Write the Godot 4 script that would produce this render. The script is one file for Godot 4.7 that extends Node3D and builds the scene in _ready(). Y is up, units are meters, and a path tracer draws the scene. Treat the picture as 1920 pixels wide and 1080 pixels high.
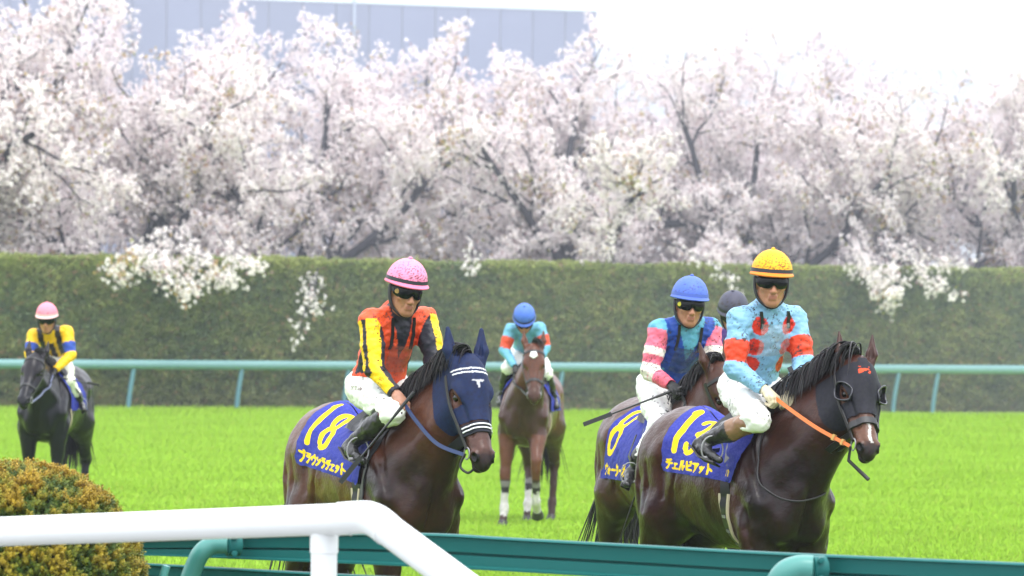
extends Node3D
# A wet spring race day: runners walk back over the turf, a clipped hedge and cherry trees in bloom behind them.

const LENS := 8000.0      # focal length in pixels of a 1920 x 1080 frame
const EYE := 2.05
var cam: Camera3D
var used := {}
var rng := RandomNumberGenerator.new()
var mats := {}

# ---------------------------------------------------------------- naming and building
func numbered(called: String) -> String:
	if not used.has(called):
		used[called] = 0
		return called
	used[called] += 1
	return "%s_%03d" % [called, used[called]]

func tag(o: Node3D, label: String, category: String, group := "") -> Node3D:
	o.set_meta("label", label)
	o.set_meta("category", category)
	if group != "":
		o.set_meta("group", group)
	return o

func thing(called: String, label: String, category: String, where := Vector3.ZERO, turn := 0.0, group := "") -> Node3D:
	var o := Node3D.new()
	o.name = numbered(called)
	add_child(o)
	o.position = where
	o.rotation.y = turn
	tag(o, label, category, group)
	return o

func part(called: String, mesh: Mesh, m: Material, parent: Node, where := Vector3.ZERO) -> MeshInstance3D:
	var o := MeshInstance3D.new()
	o.name = called
	o.mesh = mesh
	o.material_override = m
	o.position = where
	parent.add_child(o, true)
	return o

func struct(called: String, mesh: Mesh, m: Material, where := Vector3.ZERO) -> MeshInstance3D:
	var o := part(numbered(called), mesh, m, self, where)
	o.set_meta("kind", "structure")
	return o

func lin(r: float, g: float, b: float) -> Color:          # an albedo given in linear values
	return Color(r, g, b).linear_to_srgb()

func mat(called: String, c: Color, rough := 0.8, spec := 0.5) -> StandardMaterial3D:
	if mats.has(called):
		return mats[called]
	var m := StandardMaterial3D.new()
	m.resource_name = called
	m.albedo_color = c.linear_to_srgb()
	m.roughness = rough
	m.metallic_specular = spec
	mats[called] = m
	return m

func vmat(called: String, rough := 0.8, spec := 0.5) -> StandardMaterial3D:   # colour comes from the mesh
	if mats.has(called):
		return mats[called]
	var m := mat(called, Color.WHITE, rough, spec)
	m.vertex_color_use_as_albedo = true
	return m

func noise_of(sd: int, freq: float, oct := 3) -> FastNoiseLite:
	var n := FastNoiseLite.new()
	n.seed = sd
	n.frequency = freq
	n.fractal_octaves = oct
	return n

func noise_tex(sd: int, freq: float, oct: int, size: int, normal := false, bump := 4.0, ramp: Gradient = null) -> NoiseTexture2D:
	var t := NoiseTexture2D.new()
	t.noise = noise_of(sd, freq, oct)
	t.width = size
	t.height = size
	t.seamless = true
	if normal:
		t.as_normal_map = true
		t.bump_strength = bump
	if ramp:
		t.color_ramp = ramp
	return t

# a point seen at pixel (px, py) of the 1920 x 1080 frame, d metres down the optical axis
func at(px: float, py: float, d: float) -> Vector3:
	return cam.transform * Vector3((px - 960.0) / LENS * d, -(py - 540.0) / LENS * d, -d)

func ground_at(px: float, d: float) -> Vector3:
	var p := at(px, 612.0, d)
	p.y = 0.0
	return p

func array_mesh(v: PackedVector3Array, nrm: PackedVector3Array, idx: PackedInt32Array, col := PackedColorArray(), uv := PackedVector2Array()) -> ArrayMesh:
	var a := []
	a.resize(Mesh.ARRAY_MAX)
	a[Mesh.ARRAY_VERTEX] = v
	if nrm.size():
		a[Mesh.ARRAY_NORMAL] = nrm
	if col.size():
		a[Mesh.ARRAY_COLOR] = col
	if uv.size():
		a[Mesh.ARRAY_TEX_UV] = uv
	a[Mesh.ARRAY_INDEX] = idx
	var m := ArrayMesh.new()
	m.add_surface_from_arrays(Mesh.PRIMITIVE_TRIANGLES, a)
	return m

# collects tubes, ribbons and boxes into one mesh
class Geo:
	var v := PackedVector3Array()
	var n := PackedVector3Array()
	var c := PackedColorArray()
	var uv := PackedVector2Array()
	var i := PackedInt32Array()

	func quad(a: int, b: int, cc: int, d: int) -> void:
		i.append_array(PackedInt32Array([a, b, cc, a, cc, d]))

	func tube(pts: PackedVector3Array, rad: PackedFloat32Array, sides := 6, col := Color.WHITE, flat := 1.0, side_dir := Vector3.ZERO, caps := true) -> void:
		var m := pts.size()
		if m < 2:
			return
		var t := (pts[1] - pts[0]).normalized()
		var u := side_dir
		if u == Vector3.ZERO:
			u = t.cross(Vector3.UP)
			if u.length() < 0.1:
				u = t.cross(Vector3.RIGHT)
		u = (u - t * u.dot(t)).normalized()
		var first := v.size()
		for k in m:
			if k > 0 and k < m - 1:
				t = (pts[k + 1] - pts[k - 1]).normalized()
			elif k == m - 1:
				t = (pts[k] - pts[k - 1]).normalized()
			u = (u - t * u.dot(t)).normalized()
			var w := t.cross(u)
			for s in sides:
				var a := TAU * s / sides
				var dd := u * cos(a) + w * sin(a) * flat
				v.append(pts[k] + dd * rad[k])
				n.append((u * cos(a) * flat + w * sin(a)).normalized())
				c.append(col)
				uv.append(Vector2(float(s) / sides, float(k) / (m - 1)))
		for k in m - 1:
			for s in sides:
				var a := first + k * sides + s
				var b := first + k * sides + (s + 1) % sides
				quad(a, a + sides, b + sides, b)
		if caps:
			for e in 2:
				var k := 0 if e == 0 else m - 1
				var d := (pts[0] - pts[1]).normalized() if e == 0 else (pts[m - 1] - pts[m - 2]).normalized()
				if rad[k] < 0.0015:
					continue
				var ring := first + k * sides
				var cen := v.size()
				v.append(pts[k] + d * rad[k] * 0.25)
				n.append(d)
				c.append(col)
				uv.append(Vector2.ZERO)
				for s in sides:
					v.append(v[ring + s])
					n.append((n[ring + s] * 0.4 + d).normalized())
					c.append(col)
					uv.append(Vector2.ZERO)
				for s in sides:
					var x := cen + 1 + s
					var y := cen + 1 + (s + 1) % sides
					if e == 0:
						i.append_array(PackedInt32Array([cen, x, y]))
					else:
						i.append_array(PackedInt32Array([cen, y, x]))

	func line(a: Vector3, b: Vector3, ra: float, rb: float, sides := 6, col := Color.WHITE) -> void:
		tube(PackedVector3Array([a, b]), PackedFloat32Array([ra, rb]), sides, col)

	# a flat strap along pts, w wide and th thick, whose flat face looks along up[k]
	func strap(pts: PackedVector3Array, ups: PackedVector3Array, w: float, th: float, col := Color.WHITE) -> void:
		var m := pts.size()
		for k in m - 1:
			var t0 := (pts[mini(k + 1, m - 1)] - pts[maxi(k - 1, 0)]).normalized()
			var t1 := (pts[mini(k + 2, m - 1)] - pts[k]).normalized()
			var s0 := t0.cross(ups[k]).normalized() * w * 0.5
			var s1 := t1.cross(ups[k + 1]).normalized() * w * 0.5
			var u0 := ups[k] * th * 0.5
			var u1 := ups[k + 1] * th * 0.5
			var a := pts[k]
			var b := pts[k + 1]
			face(a - s0 + u0, b - s1 + u1, b + s1 + u1, a + s0 + u0, col, ups[k], ups[k + 1])
			face(a + s0 - u0, b + s1 - u1, b - s1 - u1, a - s0 - u0, col, -ups[k], -ups[k + 1])
			face(a + s0 + u0, b + s1 + u1, b + s1 - u1, a + s0 - u0, col, s0.normalized(), s1.normalized())
			face(a - s0 - u0, b - s1 - u1, b - s1 + u1, a - s0 + u0, col, -s0.normalized(), -s1.normalized())

	# a-d and b-c share normals na and nb
	func face(a: Vector3, b: Vector3, cc: Vector3, d: Vector3, col: Color, na := Vector3.ZERO, nb := Vector3.ZERO) -> void:
		if na == Vector3.ZERO:
			na = (cc - a).cross(b - a).normalized()
			nb = na
		var f := v.size()
		v.append_array(PackedVector3Array([a, b, cc, d]))
		n.append_array(PackedVector3Array([na, nb, nb, na]))
		c.append_array(PackedColorArray([col, col, col, col]))
		uv.append_array(PackedVector2Array([Vector2(0, 0), Vector2(0, 1), Vector2(1, 1), Vector2(1, 0)]))
		if (cc - a).cross(b - a).dot(na) >= 0.0:
			i.append_array(PackedInt32Array([f, f + 1, f + 2, f, f + 2, f + 3]))
		else:
			i.append_array(PackedInt32Array([f, f + 2, f + 1, f, f + 3, f + 2]))

	func box(lo: Vector3, hi: Vector3, col := Color.WHITE) -> void:
		var q := [Vector3(lo.x, lo.y, lo.z), Vector3(hi.x, lo.y, lo.z), Vector3(hi.x, hi.y, lo.z), Vector3(lo.x, hi.y, lo.z), Vector3(lo.x, lo.y, hi.z), Vector3(hi.x, lo.y, hi.z), Vector3(hi.x, hi.y, hi.z), Vector3(lo.x, hi.y, hi.z)]
		for f in [[0, 1, 2, 3, 0, 0, -1], [4, 5, 6, 7, 0, 0, 1], [0, 4, 7, 3, -1, 0, 0], [1, 5, 6, 2, 1, 0, 0], [3, 2, 6, 7, 0, 1, 0], [0, 1, 5, 4, 0, -1, 0]]:
			var nn := Vector3(f[4], f[5], f[6])
			face(q[f[0]], q[f[1]], q[f[2]], q[f[3]], col, nn, nn)

	func mesh() -> ArrayMesh:
		var a := []
		a.resize(Mesh.ARRAY_MAX)
		a[Mesh.ARRAY_VERTEX] = v
		a[Mesh.ARRAY_NORMAL] = n
		a[Mesh.ARRAY_COLOR] = c
		a[Mesh.ARRAY_TEX_UV] = uv
		a[Mesh.ARRAY_INDEX] = i
		var m := ArrayMesh.new()
		m.add_surface_from_arrays(Mesh.PRIMITIVE_TRIANGLES, a)
		return m

func many(called: String, mesh: Mesh, m: Material, buf: PackedFloat32Array, parent: Node) -> MultiMeshInstance3D:
	var mm := MultiMesh.new()
	mm.transform_format = MultiMesh.TRANSFORM_3D
	mm.use_colors = true
	mm.mesh = mesh
	mm.instance_count = buf.size() / 16
	mm.buffer = buf
	var o := MultiMeshInstance3D.new()
	o.name = called
	o.multimesh = mm
	o.material_override = m
	o.set_meta("kind", "stuff")
	parent.add_child(o, true)
	return o

func push(buf: PackedFloat32Array, b: Basis, p: Vector3, c: Color) -> void:
	buf.append_array(PackedFloat32Array([b.x.x, b.y.x, b.z.x, p.x, b.x.y, b.y.y, b.z.y, p.y, b.x.z, b.y.z, b.z.z, p.z, c.r, c.g, c.b, c.a]))

func turned(s: float) -> Basis:                                # a random turn
	return Basis(Quaternion(Vector3(rng.randfn(), rng.randfn(), rng.randfn()).normalized(), rng.randf() * TAU)).scaled(Vector3(s, s, s))

func curve(pts: Array, steps: int) -> PackedVector3Array:      # Catmull-Rom through pts
	var out := PackedVector3Array()
	for k in pts.size() - 1:
		var p0: Vector3 = pts[maxi(k - 1, 0)]
		var p1: Vector3 = pts[k]
		var p2: Vector3 = pts[k + 1]
		var p3: Vector3 = pts[mini(k + 2, pts.size() - 1)]
		for s in steps:
			out.append(p1.cubic_interpolate(p2, p0, p3, float(s) / steps))
	out.append(pts[-1])
	return out

func even(nn: int, r: float) -> PackedFloat32Array:
	var a := PackedFloat32Array()
	a.resize(nn)
	a.fill(r)
	return a

# ---------------------------------------------------------------- the scene
func _ready() -> void:
	rng.seed = 71
	cam = Camera3D.new()
	cam.name = "camera"
	cam.position = Vector3(0, EYE, 0)
	cam.rotation = Vector3(atan(72.0 / LENS), 0, 0.0089)
	cam.keep_aspect = Camera3D.KEEP_HEIGHT
	cam.near = 0.5
	cam.far = 3000.0
	var lens := CameraAttributesPhysical.new()
	lens.frustum_focal_length = 12.0 / (540.0 / LENS)
	lens.frustum_focus_distance = 23.3
	lens.frustum_near = 0.5
	lens.frustum_far = 3000.0
	lens.exposure_aperture = 7.0
	cam.attributes = lens
	add_child(cam)
	cam.fov = rad_to_deg(2.0 * atan(540.0 / LENS))
	cam.current = true

	var env := Environment.new()
	var skym := ProceduralSkyMaterial.new()
	skym.sky_top_color = Color(1.30, 1.32, 1.36)
	skym.sky_horizon_color = Color(0.955, 0.975, 0.985)
	skym.sky_curve = 0.2
	skym.ground_horizon_color = Color(0.9, 0.92, 0.93)
	skym.ground_bottom_color = Color(0.5, 0.55, 0.5)
	var sky := Sky.new()
	sky.sky_material = skym
	env.background_mode = Environment.BG_SKY
	env.sky = sky
	env.background_energy_multiplier = 1.0
	env.tonemap_mode = Environment.TONE_MAPPER_LINEAR
	env.tonemap_exposure = 1.65
	env.sdfgi_enabled = true
	env.ssao_enabled = true
	env.ssil_enabled = true
	env.fog_enabled = true
	env.fog_light_color = Color(0.93, 0.96, 1.0)
	env.fog_density = 0.00045
	env.volumetric_fog_enabled = true
	env.volumetric_fog_density = 0.0
	var we := WorldEnvironment.new()
	we.name = "environment"
	we.environment = env
	add_child(we)

	var sun := DirectionalLight3D.new()
	sun.name = "sun"
	sun.light_energy = 0.5
	sun.light_angular_distance = 25.0
	sun.light_color = Color(1.0, 0.985, 0.96)
	sun.shadow_enabled = true
	sun.rotation_degrees = Vector3(-62, 25, 0)
	sun.sky_mode = DirectionalLight3D.SKY_MODE_LIGHT_ONLY
	add_child(sun)

	build_ground()
	build_buildings()
	build_hedge()
	build_trees()
	build_far_rail()
	build_near_things()
	build_runners()
	build_mist()

# ---------------------------------------------------------------- ground, hedge, buildings
func ramp(stops: Array) -> Gradient:
	var g := Gradient.new()
	var o := PackedFloat32Array()
	var c := PackedColorArray()
	for s in stops:
		o.append(s[0])
		c.append(s[1])
	g.offsets = o
	g.colors = c
	return g

func build_ground() -> void:
	var m := mat("turf", Color.WHITE, 0.95, 0.2)
	m.albedo_texture = noise_tex(5, 0.012, 5, 1024, false, 0, ramp([[0.2, lin(0.24, 0.40, 0.03)], [0.5, lin(0.27, 0.45, 0.036)], [0.8, lin(0.31, 0.49, 0.045)]]))
	m.uv1_triplanar = true
	m.uv1_world_triplanar = true
	m.uv1_scale = Vector3(0.12, 0.12, 0.12)
	var pm := PlaneMesh.new()
	pm.size = Vector2(3000, 3000)
	struct("ground", pm, mat("rough_ground", Color(0.12, 0.12, 0.1), 0.95, 0.2), Vector3(0, -0.006, -1000))
	var g0 := Geo.new()
	g0.face(ground_at(-2600, 4), ground_at(-2600, 96.5), ground_at(4600, 118), ground_at(4600, 4), Color.WHITE, Vector3.UP, Vector3.UP)
	struct("turf", g0.mesh(), m, Vector3(0, 0, 0))
	# the paved walk on this side of the green rail
	var pave := mat("walk", Color.WHITE, 0.7, 0.4)
	pave.albedo_texture = noise_tex(8, 0.05, 4, 512, false, 0, ramp([[0.2, lin(0.16, 0.16, 0.155)], [0.8, lin(0.24, 0.24, 0.23)]]))
	pave.uv1_triplanar = true
	pave.uv1_world_triplanar = true
	pave.uv1_scale = Vector3(0.5, 0.5, 0.5)
	g0 = Geo.new()
	var w0 := ground_at(-1200, 18.9)
	var w1 := ground_at(3000, 15.2)
	g0.face(Vector3(-30, 0, 25), w0 + Vector3(-27, 0, 0), w1 + Vector3(27, 0, 0), Vector3(30, 0, 25), Color.WHITE, Vector3.UP, Vector3.UP)
	struct("paved_walk", g0.mesh(), pave, Vector3(0, 0.005, 0))
	# grass blades: a tuft of nine
	var g := Geo.new()
	var r := RandomNumberGenerator.new()
	r.seed = 9
	for k in 10:
		var a := r.randf() * TAU
		var root := Vector3(r.randf_range(-0.05, 0.05), 0, r.randf_range(-0.05, 0.05))
		var lean := Vector3(cos(a), 0, sin(a)) * r.randf_range(0.01, 0.05)
		var hh := r.randf_range(0.05, 0.10)
		var wd := Vector3(-sin(a), 0, cos(a)) * r.randf_range(0.003, 0.0055)
		var mid := root + lean * 0.35 + Vector3(0, hh * 0.6, 0)
		var tip := root + lean + Vector3(0, hh, 0)
		g.face(root - wd, mid - wd * 0.8, mid + wd * 0.8, root + wd, Color.WHITE)
		g.face(mid - wd * 0.8, tip, tip, mid + wd * 0.8, Color.WHITE)
	var gm := vmat("grass_blade", 0.6, 0.35)
	gm.backlight_enabled = true
	gm.backlight = Color(0.45, 0.55, 0.2)
	var buf := PackedFloat32Array()
	var patch := noise_of(12, 0.35, 3)
	var fine := noise_of(14, 2.2, 2)
	for k in 320000:
		var d := lerpf(16.5, 101.0, pow(rng.randf(), 1.25))
		var px := rng.randf_range(-420, 2340)
		var p := ground_at(px, d)
		var s := rng.randf_range(0.6, 1.15) * (1.0 + maxf(0.0, d - 45.0) * 0.012)
		var t := patch.get_noise_2d(p.x, p.z) * 0.6 + fine.get_noise_2d(p.x, p.z) * 0.3 + rng.randf_range(-0.15, 0.15)
		var c := Color(0.36 + 0.10 * t, 0.55 + 0.13 * t, 0.058 + 0.03 * t)
		if rng.randf() < 0.03:
			c = Color(0.46, 0.54, 0.10)
		var a := rng.randf() * TAU
		var b := Basis(Vector3(cos(a) * s, 0, sin(a) * s), Vector3(0, s, 0), Vector3(-sin(a) * s, 0, cos(a) * s))
		push(buf, b, p, c)
	var gr := many("turf_grass", g.mesh(), gm, buf, self)
	tag(gr, "bright green short turf grass of the racecourse", "grass")

func build_buildings() -> void:
	# the big grey-blue stand behind the trees, its front running a little away from the camera to the right
	var o := thing("grandstand_building", "huge grey-blue panelled building looming behind the cherry trees", "building", ground_at(300, 225))
	var ga := ground_at(-700, 215)
	var gb := ground_at(1113, 232)
	var dir := (gb - ga).normalized()
	var back := Vector3(-dir.z, 0, dir.x)
	if back.z > 0:
		back = -back
	var wid := (gb - ga).length()
	o.position = ga
	var bs := Basis(dir, Vector3.UP, -back)
	o.basis = bs
	var top := 19.2
	var wall := mat("stand_wall", Color(0.07, 0.09, 0.17), 0.7)
	var g := Geo.new()
	g.box(Vector3(0, 0, -30), Vector3(wid, top, 0))
	part("wall", g.mesh(), wall, o)
	var n := 28
	var pw := wid / n
	var shades := []
	for k in 3:
		shades.append(mat("stand_panel_%d" % k, Color(0.085, 0.105, 0.195) * (0.95 + 0.05 * k), 0.6))
	var rows := [[6.0, 10.2], [10.2, 14.6], [14.6, top + 0.05]]
	for row in rows.size():
		var h: float = rows[row][1] - rows[row][0] - 0.07
		var bm := Geo.new()
		bm.box(Vector3(0.045, 0, 0), Vector3(pw - 0.045, h, 0.12))
		var mesh := bm.mesh()
		for k in n:
			part("panel", mesh, shades[rng.randi() % 3], o, Vector3(k * pw, rows[row][0], 0.003))
	# parapet rail of pale posts
	var pale := mat("stand_pale", Color(0.62, 0.72, 0.72), 0.5)
	g = Geo.new()
	g.box(Vector3(0, top, -0.8), Vector3(wid, top + 0.16, 0.18))
	part("parapet", g.mesh(), pale, o)
	g = Geo.new()
	g.box(Vector3(-0.06, 7, 0.14), Vector3(0.06, top + 0.3, 0.32))
	var down := g.mesh()
	for k in [20]:
		part("downpipe", down, mat("stand_pipe", Color(0.3, 0.36, 0.45), 0.5), o, Vector3(pw * k + 1.0, 0, 0))
	# set-back pale roof canopy
	g = Geo.new()
	g.box(Vector3(wid * 0.40, top + 0.2, -16), Vector3(wid * 0.975, top + 2.6, -6))
	part("roof_canopy", g.mesh(), mat("stand_roof", Color(0.7, 0.82, 0.8), 0.5), o)
	# the taller block on the left
	var t2 := thing("stair_tower", "tall blue-grey tower block at the left edge behind the cherry trees", "building", Vector3.ZERO)
	t2.position = o.position + dir * (wid * 0.19) - back * 1.0
	t2.basis = bs
	g = Geo.new()
	g.box(Vector3(0, 0, -12), Vector3(wid * 0.285, 25, 0))
	part("wall", g.mesh(), wall, t2)
	g = Geo.new()
	g.box(Vector3(wid * 0.27, 0, 0.003), Vector3(wid * 0.29, 25.2, 0.5))
	part("corner_pier", g.mesh(), mat("stand_pier", Color(0.07, 0.09, 0.17), 0.7), t2)
	for k in 6:
		g = Geo.new()
		g.box(Vector3(0.06 + k * wid * 0.045, 6, 0.003), Vector3((k + 1) * wid * 0.045 - 0.06, 24.9, 0.14))
		part("panel", g.mesh(), shades[k % 3], t2)
	# pale blocks far off in the rain
	var far := thing("distant_building", "very pale distant block fading into the rain on the right", "building", ground_at(1350, 620))
	g = Geo.new()
	g.box(Vector3(-18, 0, -20), Vector3(38, 43, 0))
	part("wall", g.mesh(), mat("far_wall", Color(0.5, 0.53, 0.55), 0.8), far)
	g = Geo.new()
	g.box(Vector3(-17, 43, -19), Vector3(37, 43.8, -0.8))
	part("roof", g.mesh(), mat("far_roof", Color(0.5, 0.53, 0.55), 0.8), far)

func leaf_tuft(sd: int, count: int, spread: float, size: float) -> ArrayMesh:
	var g := Geo.new()
	var r := RandomNumberGenerator.new()
	r.seed = sd
	for k in count:
		var c := Vector3(r.randfn(), r.randfn(), r.randfn()).normalized() * spread * pow(r.randf(), 0.4)
		var u := Vector3(r.randfn(), r.randfn(), r.randfn()).normalized()
		var w := u.cross(Vector3(r.randfn(), r.randfn(), r.randfn())).normalized()
		var s := size * r.randf_range(0.6, 1.2)
		g.face(c - u * s, c - w * s * 0.55, c + u * s, c + w * s * 0.55, Color.WHITE)
	return g.mesh()

func build_hedge() -> void:
	var a := ground_at(-1200, 94.4)
	var b := ground_at(3000, 112.7)
	var dir := (b - a).normalized()
	var back := Vector3(dir.z, 0, -dir.x)
	if back.z > 0:
		back = -back
	var ln := (b - a).length()
	var o := thing("hedge", "long tall clipped green hedge behind the turf and its rail", "hedge", a)
	o.basis = Basis(dir, Vector3.UP, -back)
	var g := Geo.new()
	var hgt := 3.56
	g.box(Vector3(0, 0, -1.6), Vector3(ln, hgt, -0.06))
	var core := mat("hedge_core", Color(0.05, 0.07, 0.03), 0.95, 0.1)
	part("core", g.mesh(), core, o)
	var tuft := leaf_tuft(3, 14, 0.055, 0.035)
	var hm := vmat("hedge_leaf", 0.55, 0.4)
	hm.backlight_enabled = true
	hm.backlight = Color(0.15, 0.2, 0.06)
	var buf := PackedFloat32Array()
	var big := noise_of(31, 0.35, 3)
	var small := noise_of(32, 1.8, 3)
	for k in 215000:
		var onto := k > 189000
		var x := rng.randf() * ln
		var y := hgt if onto else rng.randf() * hgt
		var z := rng.randf_range(-1.6, 0.0) if onto else 0.0
		var bump := small.get_noise_3d(x, y * 1.2, z)
		var wave := big.get_noise_3d(x, y * 1.4, z)
		var t := wave * 1.1 + bump * 0.8 + rng.randf_range(-0.3, 0.3)
		# dark green to dry olive, fresh shoots along the top edge
		var c := Color(0.135, 0.17, 0.055).lerp(Color(0.22, 0.225, 0.075), clampf(t, 0, 1)).lerp(Color(0.075, 0.115, 0.065), clampf(-t, 0, 1))
		var up := clampf((y - hgt + 0.42 + wave * 0.3) / 0.4, 0.0, 1.0)
		c = c.lerp(Color(0.25, 0.29, 0.06), up * 0.5)
		if y < 0.9:
			c = c.lerp(Color(0.18, 0.17, 0.09), (0.9 - y) * 0.55)
		if rng.randf() < 0.05:
			c = Color(0.22, 0.15, 0.08)
		c = c * rng.randf_range(0.8, 1.2) * 1.25
		var p := Vector3(x, y + (bump * 0.07 + wave * 0.08 + rng.randfn() * 0.03 if onto else 0.0), z + (0.0 if onto else bump * 0.09 + wave * 0.05 + rng.randfn() * 0.02))
		push(buf, turned(rng.randf_range(0.55, 0.95)), p, c)
	many("foliage", tuft, hm, buf, o)

# rain mist that hangs over the hedge and among the trees
func build_mist() -> void:
	var f := FogVolume.new()
	f.name = "rain_mist"
	f.shape = RenderingServer.FOG_VOLUME_SHAPE_BOX
	f.size = Vector3(110, 26, 60)
	f.position = ground_at(960, 127) + Vector3(0, 12.9, 0)
	var m := FogMaterial.new()
	m.resource_name = "mist"
	m.albedo = Color(0.93, 0.95, 1.0)
	m.density = 0.0078
	f.material = m
	f.set_meta("kind", "stuff")
	tag(f, "thin white rain mist hanging over the hedge and cherry trees", "mist")
	add_child(f)

# ---------------------------------------------------------------- cherry trees
class Tree_:
	var wood := Geo.new()
	var spots := PackedVector3Array()   # blossom places
	var r := RandomNumberGenerator.new()
	var bark := Color(0.045, 0.04, 0.05)

	func grow(p: Vector3, dir: Vector3, ln: float, rad: float, level: int) -> void:
		var seg: int = [5, 6, 5, 4, 3][level]
		var pts := PackedVector3Array([p])
		var rs := PackedFloat32Array([rad])
		var d := dir.normalized()
		for k in seg:
			var wob: float = [0.08, 0.2, 0.24, 0.26, 0.3][level]
			d = (d + Vector3(r.randfn(), r.randfn() * 0.7, r.randfn()) * wob)
			if level == 1:
				d.y += 0.05 - 0.13 * float(k) / seg      # limbs rise, then level off
			elif level == 2:
				d.y += 0.03
			elif level >= 3:
				d.y -= 0.05
			d = d.normalized()
			p += d * ln / seg
			pts.append(p)
			rs.append(maxf(0.006, rad * lerpf(1.0, [0.75, 0.38, 0.3, 0.35, 0.5][level], float(k + 1) / seg)))
		wood.tube(pts, rs, [9, 7, 5, 4, 3][level], bark, 1.0, Vector3.ZERO, false)
		if level == 0:
			var limbs := r.randi_range(5, 6)
			var turn := r.randf() * TAU
			for k in limbs:
				var a := turn + TAU * (k + r.randf_range(-0.25, 0.25)) / limbs
				var tilt := deg_to_rad(r.randf_range(38, 62))
				var at_ := pts[seg].lerp(pts[seg - 1], r.randf())
				grow(at_, Vector3(cos(a) * sin(tilt), cos(tilt), sin(a) * sin(tilt)), r.randf_range(4.4, 5.8), rad * 0.55, 1)
			grow(pts[seg], Vector3(r.randf_range(-0.3, 0.3), 1, r.randf_range(-0.3, 0.3)), 4.6, rad * 0.55, 1)
			return
		if level < 4:
			var kids: int = [0, 9, 8, 4][level]
			var lens: float = [0, 2.3, 1.05, 0.45][level]
			for k in kids:
				var f := (k + r.randf()) / kids
				f = lerpf([0, 0.22, 0.12, 0.2][level], 1.0, f)
				var i := clampi(int(f * seg), 0, seg - 1)
				var q := pts[i].lerp(pts[i + 1], f * seg - i)
				var t := (pts[i + 1] - pts[i]).normalized()
				var out := t.cross(Vector3(r.randfn(), r.randfn(), r.randfn())).normalized()
				var nd := (t * r.randf_range(0.45, 0.9) + out * r.randf_range(0.6, 1.0)).normalized()
				if level == 1:
					nd.y += 0.15
				grow(q, nd, lens * r.randf_range(0.7, 1.25) * (1.0 - 0.25 * f), maxf(0.007, rs[i] * 0.5), level + 1)
		if level >= 3:
			dress(pts, 19 if level == 3 else 10, 0.07)

	func dress(pts: PackedVector3Array, per: int, out: float) -> void:
		for k in per:
			var f := r.randf() * (pts.size() - 1)
			var i := mini(int(f), pts.size() - 2)
			spots.append(pts[i].lerp(pts[i + 1], f - i) + Vector3(r.randfn(), r.randfn(), r.randfn()) * out)

func blossom_cluster() -> ArrayMesh:
	var g := Geo.new()
	var r := RandomNumberGenerator.new()
	r.seed = 21
	for k in 9:                                        # nine five-petalled flowers
		var nn := Vector3(r.randfn(), r.randfn(), r.randfn()).normalized()
		var c := nn * r.randf_range(0.025, 0.055)
		var u := nn.cross(Vector3(r.randfn(), r.randfn(), r.randfn())).normalized()
		var w := nn.cross(u)
		for p in 5:
			var a := TAU * p / 5.0
			var d := u * cos(a) + w * sin(a)
			var e := u * cos(a + 1.57) + w * sin(a + 1.57)
			var tip := c + d * 0.026 + nn * 0.008
			g.face(c, c + d * 0.015 - e * 0.011 + nn * 0.004, tip, c + d * 0.015 + e * 0.011 + nn * 0.004, Color.WHITE)
	return g.mesh()

func blossoms(spots: PackedVector3Array, fresh: float, sd: int) -> PackedFloat32Array:
	var buf := PackedFloat32Array()
	var r := RandomNumberGenerator.new()
	r.seed = sd
	var nz := noise_of(sd, 0.5, 2)
	for p in spots:
		var c := Color(0.92, 0.895, 0.895).lerp(Color(0.91, 0.86, 0.87), r.randf())
		var q := nz.get_noise_3dv(p)
		var leaf := fresh * 0.25 + maxf(0.0, q - 0.2) * 1.3
		var s := r.randf_range(0.6, 1.02)
		if r.randf() < leaf:
			c = [Color(0.52, 0.36, 0.20), Color(0.58, 0.45, 0.16), Color(0.40, 0.42, 0.08), Color(0.50, 0.32, 0.22)][r.randi() % 4]
			s *= 0.8
		elif r.randf() < 0.08:
			c = Color(0.55, 0.36, 0.38)
			s *= 0.6
		push(buf, turned(s), p, c)
	return buf

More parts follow.
